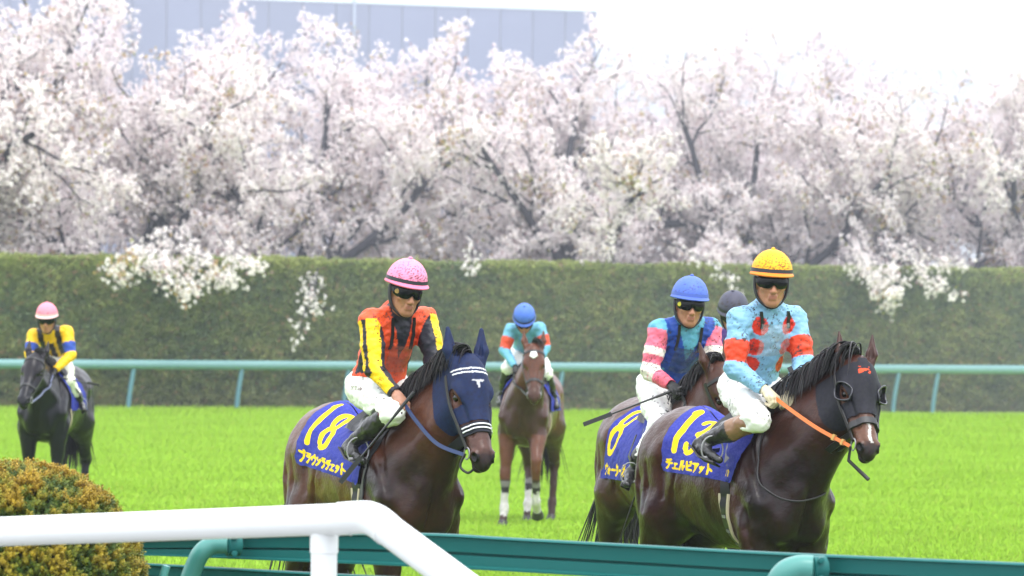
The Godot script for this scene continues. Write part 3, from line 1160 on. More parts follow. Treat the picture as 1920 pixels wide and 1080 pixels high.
	for line in [[1.48, 0.50, 1.16, 0.74, 0.008], [1.30, 0.40, 1.00, 0.42, 0.010], [1.40, -0.36, 1.12, -0.34, 0.008], [1.42, -0.66, 0.98, -0.62, 0.010], [1.26, -0.18, 1.04, -0.28, 0.008], [1.08, 0.63, 0.90, 0.66, 0.008], [1.30, -0.52, 1.05, -0.50, 0.006]]:
		for e in [-1.0, 1.0]:
			var g0 := f.hit(Vector3(0, line[0], line[1]), Vector3(e, 0, 0), 0.4)
			var g1 := f.hit(Vector3(0, line[2], line[3]), Vector3(e, 0, 0), 0.4)
			var gm := f.hit(Vector3(0, (line[0] + line[2]) * 0.5, (line[1] + line[3]) * 0.5), Vector3(e, 0, 0), 0.4)
			f.cone(g0, gm, line[4] * 0.5, line[4], 0.035, Vector3.ZERO, 1.0, true)
			f.cone(gm, g1, line[4], line[4] * 0.5, 0.035, Vector3.ZERO, 1.0, true)
	f.cone(f.hit(Vector3(0, 1.24, 0.5), Vector3(0, 0, 1), 0.6), f.hit(Vector3(0, 0.98, 0.4), Vector3(0, 0, 1), 0.6), 0.006, 0.012, 0.03, Vector3.ZERO, 1.0, true)
	f.rough(noise_of(s.get("sd", 7), 5.5, 2), 0.008)
	var join := Plane((neck1 - neck0).normalized(), neck0.lerp(neck1, 0.52))
	var coat: Callable = s.coat
	var g := Geo.new()
	f.net(g, coat, func(p: Vector3) -> bool: return join.distance_to(p) < 0.012)
	# the head on a finer grid
	var hlo := poll.min(muz).min(neck0.lerp(neck1, 0.45)) - Vector3(0.20, 0.16, 0.2)
	var hhi := poll.max(muz).max(neck0.lerp(neck1, 0.45)) + Vector3(0.20, 0.24, 0.2)
	var hf := Field.new(hlo, hhi, s.head_cell)
	do_neck.call(hf)
	var P := func(a: float, b: float, c: float) -> Vector3: return poll + u * a * hl + (n * b + side * c) * hs
	var bs := Basis(side, u, n)
	hf.ell(P.call(0.12, -0.055, 0), Vector3(0.102, 0.17, 0.095) * hs, 0.05, bs)
	hf.cone(P.call(0.06, -0.06, 0), P.call(0.50, -0.055, 0), 0.096 * hs, 0.058 * hs, 0.03)
	hf.ell(P.call(0.20, -0.135, 0), Vector3(0.09, 0.135, 0.115) * hs, 0.04, bs)
	hf.cone(P.call(0.24, -0.165, 0), P.call(0.50, -0.10, 0), 0.05 * hs, 0.036 * hs, 0.03)
	hf.ell(P.call(0.535, -0.062, 0), Vector3(0.054, 0.085, 0.060) * hs, 0.03, bs)
	hf.ell(P.call(0.575, -0.108, 0), Vector3(0.036, 0.032, 0.030) * hs, 0.02, bs)
	for e in [-1.0, 1.0]:
		hf.ell(P.call(0.155, -0.022, 0.086 * e), Vector3(0.026, 0.045, 0.026) * hs, 0.025, bs)          # brow
		hf.ell(P.call(0.185, -0.045, 0.100 * e), Vector3(0.016, 0.028, 0.018) * hs, 0.012, bs, true)     # eye socket
		hf.cone(P.call(0.22, -0.075, 0.092 * e), P.call(0.40, -0.075, 0.056 * e), 0.016 * hs, 0.014 * hs, 0.025)  # cheek bone
		hf.cone(P.call(0.24, -0.02, 0.075 * e), P.call(0.42, -0.02, 0.055 * e), 0.008 * hs, 0.008 * hs, 0.03, Vector3.ZERO, 1.0, true)
		hf.ell(P.call(0.545, -0.035, 0.052 * e), Vector3(0.022, 0.036, 0.026) * hs, 0.015, bs)           # nostril rim
		hf.ell(P.call(0.556, -0.028, 0.066 * e), Vector3(0.017, 0.027, 0.019) * hs, 0.006, bs, true)
		hf.cone(P.call(0.535, -0.098, 0.058 * e), P.call(0.61, -0.088, 0.015 * e), 0.007, 0.006, 0.008, Vector3.ZERO, 1.0, true)  # mouth line
		var er: Array = s.get("ears", [[-0.215, 0.01, 0.10], [-0.215, 0.01, 0.10]])[0 if e < 0 else 1]
		var root: Vector3 = P.call(-0.005, -0.045, 0.068 * e)
		var tip: Vector3 = P.call(er[0], er[1], er[2] * e)
		var mid: Vector3 = root.lerp(tip, 0.45) + side * e * 0.012 * hs
		hf.cone(root, mid, 0.030 * hs, 0.033 * hs, 0.02, n, 1.3)
		hf.cone(mid, tip, 0.033 * hs, 0.006 * hs, 0.015, n, 1.3)
		hf.cone(root.lerp(tip, 0.30) + n * 0.026 * hs, root.lerp(tip, 0.80) + n * 0.018 * hs, 0.018 * hs, 0.006 * hs, 0.01, Vector3.ZERO, 1.0, true)
	var hg := Geo.new()
	hf.net(g, coat, func(p: Vector3) -> bool: return join.distance_to(p) > -0.012)
	var skin: Material = s.skin
	part("body", g.mesh(), skin, o)
	# eyes and hooves
	var eye := SphereMesh.new()
	eye.radius = 0.021 * hs
	eye.height = 0.042 * hs
	eye.radial_segments = 14
	eye.rings = 8
	for e in [-1.0, 1.0]:
		part("eye", eye, mat("horse_eye", Color(0.008, 0.006, 0.005), 0.05), o, P.call(0.185, -0.046, 0.090 * e))
	for k in 4:
		var e := -1.0 if k % 2 == 0 else 1.0
		var given: Array = legs[k] if legs.size() > k and legs[k].size() else LEG_STAND["fore" if k < 2 else "hind"]
		var a := Vector3(given[3][0] * e, given[3][1], given[3][2])
		var b := Vector3(given[2][0] * e, given[2][1], given[2][2])
		var d := (a - b).normalized()
		if a.y < 0.1:
			d = Vector3(0, -0.85, 0.53)
		var hg2 := Geo.new()
		var toe := a + d * 0.07
		if a.y < 0.1:
			toe.y = 0.004
		hg2.tube(PackedVector3Array([a - d * 0.012, toe]), PackedFloat32Array([0.047, 0.064]), 14)
		part("hoof", hg2.mesh(), mat("hoof", Color(0.02, 0.019, 0.02), 0.5), o)
	return {"body": f, "head": hf, "u": u, "n": n, "side": side, "poll": poll, "hs": hs, "hl": hl, "P": P, "neck0": neck0, "neck1": neck1, "join": join}

# mane, forelock and tail from tapering locks of hair
func hair(o: Node3D, called: String, roots: Array, col: Color, width: float, sides := 3) -> void:
	var g := Geo.new()
	for r in roots:
		var c := curve(r, 3)
		var rs := PackedFloat32Array()
		for k in c.size():
			rs.append(width * sin(lerpf(0.9, PI - 0.04, pow(float(k) / (c.size() - 1), 1.4))))
		g.tube(c, rs, sides, col * rng.randf_range(0.6, 1.5), 0.55, Vector3.ZERO, false)
	part(called, g.mesh(), vmat("hair", 0.45, 0.5), o)

func mane_and_tail(o: Node3D, s: Dictionary, k: Dictionary) -> void:
	var col: Color = s.get("hair", Color(0.010, 0.009, 0.010))
	var roots := []
	var a := Vector3(0, 1.62, 0.40)
	var b: Vector3 = k.poll - k.n * 0.03
	var lean: Vector3 = s.get("mane_lean", Vector3(1, 0, 0))
	var count: int = s.get("locks", 620)
	for i in count:
		var t := pow(rng.randf(), 0.9)
		var c := a.lerp(b, t) + Vector3(0, 0.035 * sin(t * PI), 0)
		var out := (c - (k.neck0 as Vector3).lerp(k.neck1, t)).normalized()
		c = (k.head if (k.join as Plane).distance_to(c) > 0 else k.body).hit(c - out * 0.15, out, 0.3, -0.014)
		c += lean * rng.randf_range(-0.02, 0.02)
		var ln: float = rng.randf_range(0.11, 0.23) * s.get("mane_length", 1.0)
		var to := (lean * rng.randf_range(0.45, 1.0) + Vector3(rng.randfn() * 0.22, 0, -0.3 + rng.randfn() * 0.3)).normalized()
		roots.append([c, c + out * ln * 0.26 + to * ln * 0.12, c + out * ln * 0.22 + to * ln * 0.38 + Vector3(0, -0.01, 0), c + to * ln * 0.58 + out * ln * 0.05 + Vector3(0, -ln * 0.40, 0)])
	hair(o, "mane", roots, col, 0.0065)
	if not s.has("no_forelock"):
		roots = []
		for i in 26:
			var c: Vector3 = k.P.call(0.0, 0.0, rng.randf_range(-0.03, 0.03))
			roots.append([c, c + k.n * 0.03 + k.u * 0.03, c + k.n * 0.03 + k.u * rng.randf_range(0.09, 0.17) + k.side * rng.randf_range(-0.05, 0.05)])
		hair(o, "forelock", roots, col, 0.006)
	roots = []
	var swing: Vector3 = s.get("tail", Vector3(0, 0, -0.03))
	for i in 150:
		var c := Vector3(rng.randf_range(-0.035, 0.035), 1.42 + rng.randf_range(-0.05, 0.03), -0.80)
		var w := rng.randfn() * 0.05
		var dz := rng.randfn() * 0.05
		var ln := rng.randf_range(0.75, 1.05)
		roots.append([c, c + Vector3(w * 0.3, -0.04, -0.04) + swing * 0.25, c + Vector3(w, -ln * 0.45, -0.05 + dz) + swing * 0.6, c + Vector3(w * 2.0, -ln, 0.02 + dz * 2.5) + swing * 1.3])
	hair(o, "tail", roots, col, 0.010)

# ---------------------------------------------------------------- tack: cloths, straps, hoods, reins
const GLYPHS := {
	"chi": [[0.78, 0.08, 0.5, 0.17, 0.22, 0.2], [0.06, 0.42, 0.94, 0.42], [0.52, 0.17, 0.52, 0.5, 0.42, 0.78, 0.22, 0.97]],
	"e_small": [[0.2, 0.42, 0.8, 0.42], [0.5, 0.42, 0.5, 0.92], [0.1, 0.92, 0.9, 0.92]],
	"ru": [[0.28, 0.1, 0.28, 0.5, 0.05, 0.95], [0.58, 0.06, 0.58, 0.92, 0.96, 0.55]],
	"bi": [[0.2, 0.08, 0.2, 0.86, 0.9, 0.86], [0.2, 0.5, 0.72, 0.36], [0.66, 0.04, 0.74, 0.18], [0.84, 0.0, 0.92, 0.14]],
	"a": [[0.06, 0.14, 0.92, 0.14, 0.62, 0.5], [0.48, 0.3, 0.46, 0.62, 0.2, 0.96]],
	"tsu_small": [[0.16, 0.42, 0.26, 0.6], [0.44, 0.38, 0.52, 0.56], [0.84, 0.4, 0.72, 0.72, 0.36, 0.96]],
	"to": [[0.34, 0.03, 0.34, 0.97], [0.34, 0.38, 0.82, 0.6]],
	"bu": [[0.06, 0.2, 0.82, 0.2, 0.7, 0.62, 0.24, 0.96], [0.78, 0.0, 0.84, 0.1], [0.92, -0.02, 0.98, 0.08]],
	"ra": [[0.18, 0.1, 0.82, 0.1], [0.08, 0.36, 0.9, 0.36, 0.76, 0.7, 0.3, 0.97]],
	"u": [[0.5, 0.0, 0.5, 0.2], [0.12, 0.48, 0.12, 0.22, 0.88, 0.22, 0.8, 0.62, 0.34, 0.97]],
	"n": [[0.1, 0.16, 0.42, 0.36], [0.1, 0.92, 0.55, 0.76, 0.94, 0.26]],
	"o_small": [[0.2, 0.5, 0.86, 0.5], [0.62, 0.34, 0.62, 0.96, 0.48, 0.9], [0.6, 0.52, 0.2, 0.88]],
	"bar": [[0.06, 0.5, 0.94, 0.5]],
	"ta": [[0.42, 0.03, 0.08, 0.5], [0.34, 0.2, 0.9, 0.2, 0.76, 0.6, 0.22, 0.97], [0.34, 0.44, 0.7, 0.64]],
	"na": [[0.06, 0.34, 0.94, 0.34], [0.52, 0.04, 0.5, 0.5, 0.22, 0.97]],
	"ga": [[0.06, 0.3, 0.82, 0.3, 0.78, 0.82, 0.62, 0.94], [0.44, 0.05, 0.42, 0.5, 0.1, 0.96], [0.78, 0.0, 0.84, 0.12], [0.92, -0.02, 0.98, 0.1]],
	"be": [[0.04, 0.62, 0.36, 0.26, 0.96, 0.78], [0.6, 0.1, 0.68, 0.24], [0.8, 0.04, 0.88, 0.18]],
	"1": [[0.36, 0.12, 0.5, 0.02, 0.5, 1.0]],
	"8": [], "3": [], "6": [],
	"R": [[0.2, 1.0, 0.2, 0.0, 0.7, 0.04, 0.82, 0.25, 0.7, 0.48, 0.2, 0.5], [0.5, 0.5, 0.85, 1.0]]}

func arc_line(cx: float, cy: float, rx: float, ry: float, a0: float, a1: float) -> Array:
	var out := []
	for k in 25:
		var a := deg_to_rad(lerpf(a0, a1, k / 24.0))
		out.append(cx + rx * cos(a))
		out.append(cy + ry * sin(a))
	return out

func strokes_of(ch: String) -> Array:
	match ch:
		"8": return [arc_line(0.5, 0.26, 0.33, 0.24, 0, 360), arc_line(0.5, 0.73, 0.4, 0.25, 0, 360)]
		"3": return [arc_line(0.46, 0.25, 0.36, 0.24, -160, 90), arc_line(0.46, 0.74, 0.42, 0.25, -90, 165)]
		"6": return [arc_line(0.5, 0.68, 0.38, 0.29, 0, 360), [0.8, 0.02, 0.5, 0.14, 0.24, 0.38, 0.13, 0.66]]
	return GLYPHS[ch]

func stroke(im: Image, box: Rect2, lines: Array, width: float, col: Color) -> void:
	var w := int(ceil(width))
	var dot := Image.create(w, w, false, Image.FORMAT_RGBA8)
	for y in w:
		for x in w:
			var a := clampf(width * 0.5 - Vector2(x + 0.5 - w * 0.5, y + 0.5 - w * 0.5).length() + 0.5, 0, 1)
			dot.set_pixel(x, y, Color(col.r, col.g, col.b, a))
	for l in lines:
		for k in range(0, l.size() - 2, 2):
			var a := box.position + Vector2(l[k], l[k + 1]) * box.size
			var b := box.position + Vector2(l[k + 2], l[k + 3]) * box.size
			var n := maxi(1, int((b - a).length() / (width * 0.15)))
			for s in n + 1:
				var p := a.lerp(b, float(s) / n)
				im.blend_rect(dot, Rect2i(0, 0, w, w), Vector2i(int(p.x - w * 0.5), int(p.y - w * 0.5)))

func cloth_print(number: Array, horse_name: Array, race: bool, name_to := 0.62) -> ImageTexture:
	var W := 768
	var H := 512
	var im := Image.create(W, H, false, Image.FORMAT_RGBA8)
	im.fill(lin(0.021, 0.030, 0.245))
	var dirt := noise_of(190 + number.size() * 7, 0.05, 4)
	for y in range(0, H, 2):
		for x in range(0, W, 2):
			var q := dirt.get_noise_2d(x, y)
			im.fill_rect(Rect2i(x, y, 2, 2), lin(0.021, 0.030, 0.245).lerp(lin(0.04, 0.048, 0.27), clampf(0.5 + q, 0, 1)))
	var yellow := lin(0.78, 0.53, 0.01)
	var n := number.size()
	var wide := 0.36 / n if n > 1 else 0.25
	for k in n:
		var half: bool = number[k] == "1"
		stroke(im, Rect2(W * (0.015 + wide * k) + (30 if half else 14), H * 0.08, wide * W - (48 if half else 36), H * 0.60), strokes_of(number[k]), 40, yellow)
	var m := horse_name.size()
	var cw := (name_to - 0.03) * W / m
	for k in m:
		stroke(im, Rect2(W * 0.035 + cw * k + 5, H * 0.80, cw - 10, H * 0.145), strokes_of(horse_name[k]), 17, yellow)
	if race:
		for k in 3:
			stroke(im, Rect2(W * (0.80 + 0.042 * k), H * 0.83, W * 0.028, H * 0.085), strokes_of(["1", "1", "R"][k]), 8, yellow)
	return ImageTexture.create_from_image(im)

# a cloth over the back, from z0 (rear) to z1 (front), each given at the spine and at the hem
func saddle_cloth(o: Node3D, k: Dictionary, tex: Texture2D, called: String, rear: Vector2, front: Vector2, reach: float, reach_front := 0.0) -> void:
	var f: Field = k.body
	var v := PackedVector3Array()
	var n := PackedVector3Array()
	var uv := PackedVector2Array()
	var idx := PackedInt32Array()
	var nu := 30
	var nv := 22
	var ruffle := noise_of(61, 4.0, 2)
	for e in [-1.0, 1.0]:
		var first := v.size()
		for a in nu + 1:
			var s := float(a) / nu
			var widest := 0.0
			for b in nv + 1:
				var t := float(b) / nv
				var z := lerpf(lerpf(rear.x, rear.y, t), lerpf(front.x, front.y, t), s)
				if s > 0.72:
					z -= (s - 0.72) * 0.55 * t * t
				var ang := deg_to_rad(lerpf(reach, reach_front if reach_front > 0 else reach, s)) * t
				var dir := Vector3(sin(ang) * e, cos(ang), 0)
				var p := f.hit(Vector3(0, 1.16, z), dir, 0.6, 0.013)
				widest = maxf(widest, absf(p.x))
				p.x = e * lerpf(absf(p.x), widest, 1.0)
				p.x += e * (0.004 + ruffle.get_noise_3d(s * 3.0, t * 2.0, e) * 0.012 * t)
				v.append(p)
				uv.append(Vector2(s if e < 0 else 1.0 - s, t))
		for a in nu + 1:
			for b in nv + 1:
				var da := v[first + mini(a + 1, nu) * (nv + 1) + b] - v[first + maxi(a - 1, 0) * (nv + 1) + b]
				var db := v[first + a * (nv + 1) + mini(b + 1, nv)] - v[first + a * (nv + 1) + maxi(b - 1, 0)]
				n.append(da.cross(db).normalized() * -e)
		for a in nu:
			for b in nv:
				var i := first + a * (nv + 1) + b
				var j := i + nv + 1
				if e < 0:
					idx.append_array(PackedInt32Array([i, j, i + 1, j, j + 1, i + 1]))
				else:
					idx.append_array(PackedInt32Array([i, i + 1, j, j, i + 1, j + 1]))
	for q in n.size():
		if n[q].x * v[q].x < 0 and absf(v[q].x) > 0.05 or n[q].y < -0.5:
			n[q] = -n[q]
	var m := mat(called, Color.WHITE, 0.75, 0.3)
	m.albedo_texture = tex
	m.normal_enabled = true
	m.normal_texture = noise_tex(120, 0.02, 4, 256, true, 5.0)
	m.normal_scale = 0.5
	part("saddle_cloth", array_mesh(v, n, idx, PackedColorArray(), uv), m, o)

func around(o: Node3D, called: String, f: Field, c: Vector3, up: Vector3, side: Vector3, a0: float, a1: float, w: float, th: float, m: Material, n := 28, far := 0.6, off := 0.004) -> Array:
	var r := f.ring(c, up, side, deg_to_rad(a0), deg_to_rad(a1), n, far, off)
	var g := Geo.new()
	g.strap(r[0], r[1], w, th)
	part(called, g.mesh(), m, o)
	return r

func torus(r: float, t: float) -> TorusMesh:
	var m := TorusMesh.new()
	m.inner_radius = r - t
	m.outer_radius = r + t
	m.rings = 20
	m.ring_segments = 8
	return m

# girth, saddle, stirrups
func saddle_up(o: Node3D, k: Dictionary, feet: Array, pale_edge := true) -> void:
	var black := mat("tack_black", Color(0.012, 0.012, 0.016), 0.4)
	var f: Field = k.body
	around(o, "girth", f, Vector3(0, 1.16, 0.40), Vector3.UP, Vector3(1, 0, 0), -178, 178, 0.075, 0.012, black, 60, 0.6, 0.010)
	if pale_edge:
		var edge := mat("girth_edge", Color(0.42, 0.36, 0.25), 0.8)
		for z in [0.352, 0.448]:
			around(o, "girth_edge", f, Vector3(0, 1.16, z), Vector3.UP, Vector3(1, 0, 0), 88, 272, 0.024, 0.010, edge, 50, 0.6, 0.007)
		for a in [-112, -128, -146]:
			var p := f.ring(Vector3(0, 1.16, 0.40), Vector3.UP, Vector3(1, 0, 0), deg_to_rad(a), deg_to_rad(a - 3), 1, 0.6, 0.018)
			var g0 := Geo.new()
			g0.strap(p[0], p[1], 0.045, 0.006)
			part("girth_buckle", g0.mesh(), mat("steel", Color(0.22, 0.22, 0.23), 0.3), o)
	# the little racing saddle: a padded patch over the cloth
	var g := Geo.new()
	for a in 10:
		for b in 16:
			var q := []
			var nn := []
			for e in [[a, b], [a, b + 1], [a + 1, b + 1], [a + 1, b]]:
				var z := lerpf(0.08, 0.46, e[0] / 10.0)
				var edge := 0.0 if e[0] == 0 or e[0] == 10 or e[1] == 0 or e[1] == 16 else 0.016
				var ang := deg_to_rad(lerpf(-34, 34, e[1] / 16.0))
				var dir := Vector3(sin(ang), cos(ang), 0)
				var p := f.hit(Vector3(0, 1.2, z), dir, 0.6, 0.024 + edge + (0.03 if e[0] < 2 or e[0] > 8 else 0.0) * cos(ang * 1.3))
				q.append(p)
				nn.append(dir)
			g.face(q[0], q[1], q[2], q[3], Color.WHITE, nn[0], nn[2])
	part("saddle", g.mesh(), black, o)
	var into := o.transform.affine_inverse()
	for e in 2:
		if feet.size() <= e:
			break
		var foot: Vector3 = into * (feet[e] as Vector3)
		var s := -1.0 if e == 0 else 1.0
		var top := f.hit(Vector3(0, 1.2, 0.36), Vector3(s * 0.8, 0.6, 0).normalized(), 0.6, 0.05)
		g = Geo.new()
		g.strap(PackedVector3Array([top, top.lerp(foot, 0.5) + Vector3(s * 0.03, 0, 0), foot + Vector3(0, 0.09, 0)]), PackedVector3Array([Vector3(s, 0.2, 0), Vector3(s, 0, 0), Vector3(s, 0, 0)]), 0.024, 0.006)
		part("stirrup_leather", g.mesh(), black, o)
		g = Geo.new()
		var c := PackedVector3Array()
		for q in 15:
			var a := lerpf(-0.62, PI + 0.62, q / 14.0)
			c.append(foot + Vector3(cos(a) * 0.058, 0.012 + sin(a) * 0.072, 0.012 * cos(a)))
		g.tube(c, even(15, 0.0045), 6)
		g.line(foot + Vector3(-0.05, -0.032, 0), foot + Vector3(0.05, -0.032, 0), 0.011, 0.011, 6)
		part("stirrup_iron", g.mesh(), mat("steel", Color(0.22, 0.22, 0.23), 0.3), o)

# bit rings, cheek straps, noseband and reins that end at the hands
func bridle(o: Node3D, k: Dictionary, hands: Array, rein: Color, strap: Color, opt := {}) -> void:
	var m := mat("strap_%s" % strap.to_html(false), strap, 0.5)
	var rm := mat("rein_%s" % rein.to_html(false), rein, 0.55)
	var steel := mat("steel", Color(0.22, 0.22, 0.23), 0.3)
	var hf: Field = k.head
	var into := o.transform.affine_inverse()
	var P: Callable = k.P
	var n: Vector3 = k.n
	var side: Vector3 = k.side
	var u: Vector3 = k.u
	var c: Vector3 = P.call(opt.get("noseband_at", 0.37), -0.08, 0)
	around(o, "noseband", hf, c, n, side, -179, 179, opt.get("noseband", 0.026), opt.get("noseband_thick", 0.007), m if not opt.has("fleece") else mat("fleece_%s" % (opt.fleece as Color).to_html(false), opt.fleece, 0.95), 30, 0.25)
	if not opt.has("no_browband"):
		around(o, "browband", hf, P.call(0.055, -0.06, 0), n, side, -95, 95, 0.02, 0.006, m, 20, 0.25)
	for e in [-1.0, 1.0]:
		var bit: Vector3 = P.call(0.505, -0.085, 0.068 * e)
		var pts := PackedVector3Array()
		var ups := PackedVector3Array()
		for q in 9:
			var t := q / 8.0
			var a: Vector3 = P.call(lerpf(0.03, 0.48, t), lerpf(-0.10, -0.085, t), 0)
			var p := hf.hit(a, (side * e + n * 0.1).normalized(), 0.22, opt.get("cheek_off", 0.004))
			pts.append(p)
			ups.append(side * e)
		var g := Geo.new()
		g.strap(pts, ups, 0.02, 0.006)
		part("cheek_strap", g.mesh(), m, o)
		var ring := part("bit_ring", torus(0.031, 0.004), steel, o, bit)
		ring.basis = Basis(u, side, n)
		if hands.size() > (0 if e < 0 else 1):
			var h: Vector3 = into * (hands[0 if e < 0 else 1] as Vector3)
			var a := bit - u * 0.01 - n * 0.035
			var sag: float = opt.get("sag", 0.05)
			var mid1 := a.lerp(h, 0.35) + Vector3(e * 0.03, -sag, 0)
			var mid2 := a.lerp(h, 0.72) + Vector3(e * 0.02, -sag * 0.6, 0)
			var crv := curve([a, mid1, mid2, h], 8)
			for q in crv.size():            # keep it outside the neck
				var fl: Field = hf if (k.join as Plane).distance_to(crv[q]) > 0 else k.body
				for w in 6:
					if fl.sample(crv[q]) < 0.008:
						crv[q] += Vector3(e * 0.015, 0.004, 0)
			var upv := PackedVector3Array()
			for q in crv.size():
				upv.append(Vector3(e, 0.25, 0.2).normalized())
			g = Geo.new()
			g.strap(crv, upv, opt.get("rein_width", 0.02), 0.006)
			var rn := part("rein", g.mesh(), rm, o)
			if opt.has("buckles"):
				for w in [2, 4]:
					var bg := Geo.new()
					bg.strap(PackedVector3Array([crv[w].lerp(crv[w + 1], 0.25), crv[w].lerp(crv[w + 1], 0.75)]), PackedVector3Array([upv[w], upv[w]]), 0.032, 0.014)
					part("rein_buckle", bg.mesh(), mat("brass", Color(0.45, 0.26, 0.06), 0.35), rn)

# a close fitting hood cut from the shape of the head
func hood(o: Node3D, k: Dictionary, colour: Callable, ears: bool, down_to: float, m: Material) -> void:
	var P: Callable = k.P
	var poll: Vector3 = k.poll
	var u: Vector3 = k.u
	var n: Vector3 = k.n
	var side: Vector3 = k.side
	var hs: float = k.hs
	var hl: float = k.hl
	var keep := func(p: Vector3) -> bool:
		var q := (p - poll) / hs
		var a := q.dot(u) * hs / hl
		var b := q.dot(n)
		var c := absf(q.dot(side))
		if a > down_to + 0.05 * b:
			return false
		if b < -0.235 + 0.05 * a or a - b * 0.55 < -0.045 and not (ears and b > -0.14 and a < 0.02):
			if not (ears and a < -0.01 and b > -0.16):
				return false
		if not ears and a < 0.012 and c > 0.028:
			return false
		var eye := Vector2((a - 0.188) / 1.15, (b + 0.052))
		return not (c > 0.045 and eye.length() < 0.050)
	var g := Geo.new()
	var tint := func(p: Vector3, nn: Vector3) -> Color:
		var q := (p - poll) / hs
		return colour.call(q.dot(u) * hs / hl, q.dot(n), q.dot(side), p)
	(k.head as Field).net(g, tint, keep, 0.0065)
	part("hood", g.mesh(), m, o)

# a half cup of stiff leather round the back of each eye hole
func blinkers(o: Node3D, k: Dictionary, m: Material, high: float) -> void:
	var P: Callable = k.P
	var hf: Field = k.head
	for e in [-1.0, 1.0]:
		var g := Geo.new()
		var low := PackedVector3Array()
		var top := PackedVector3Array()
		for q in 25:
			var a := TAU * q / 24.0
			var lift := high * pow(clampf(0.5 - 0.5 * sin(a), 0, 1), 0.7) + 0.004
			var mid: Vector3 = P.call(0.188 + 0.056 * cos(a), -0.052 + 0.050 * sin(a), 0)
			var out: Vector3 = ((k.side as Vector3) * e + (k.n as Vector3) * 0.25).normalized()
			var p := hf.hit(mid, out, 0.25, 0.004)
			low.append(p)
			top.append(p + out * lift + (k.n as Vector3) * lift * 0.25)
		for q in 24:
			g.face(low[q], low[q + 1], top[q + 1], top[q], Color.WHITE)
			g.face(low[q] , top[q], top[q + 1], low[q + 1], Color.WHITE)
		g.tube(top, even(25, 0.0055), 6, Color.WHITE, 1.0, Vector3.ZERO, false)
		part("eye_cup", g.mesh(), m, o)

# a cord or strap laid on the body through points given as [y, z] on the side e, or [x, y] across the breast
func laid(o: Node3D, called: String, k: Dictionary, flank: Array, breast: Array, e: float, w: float, m: Material) -> void:
	var f: Field = k.body
	var pts := PackedVector3Array()
	for q in flank:
		pts.append(f.hit(Vector3(0, q[0], q[1]), Vector3(e, 0, 0), 0.4, 0.004))
	for q in breast:
		pts.append(f.hit(Vector3(q[0], q[1], 0.4), Vector3(0, 0, 1), 0.62, 0.004))
	var arr := []
	for p in pts:
		arr.append(p)
	var c := curve(arr, 5)
	for i in c.size():
		for t in 8:
			if f.sample(c[i]) < 0.003:
				c[i] += f.slope(c[i]) * 0.006
	var ups := PackedVector3Array()
	for p in c:
		ups.append(f.slope(p))
	var g := Geo.new()
	if w < 0.012:
		g.tube(c, even(c.size(), w * 0.5), 6)
	else:
		g.strap(c, ups, w, 0.006)
	part(called, g.mesh(), m, o)

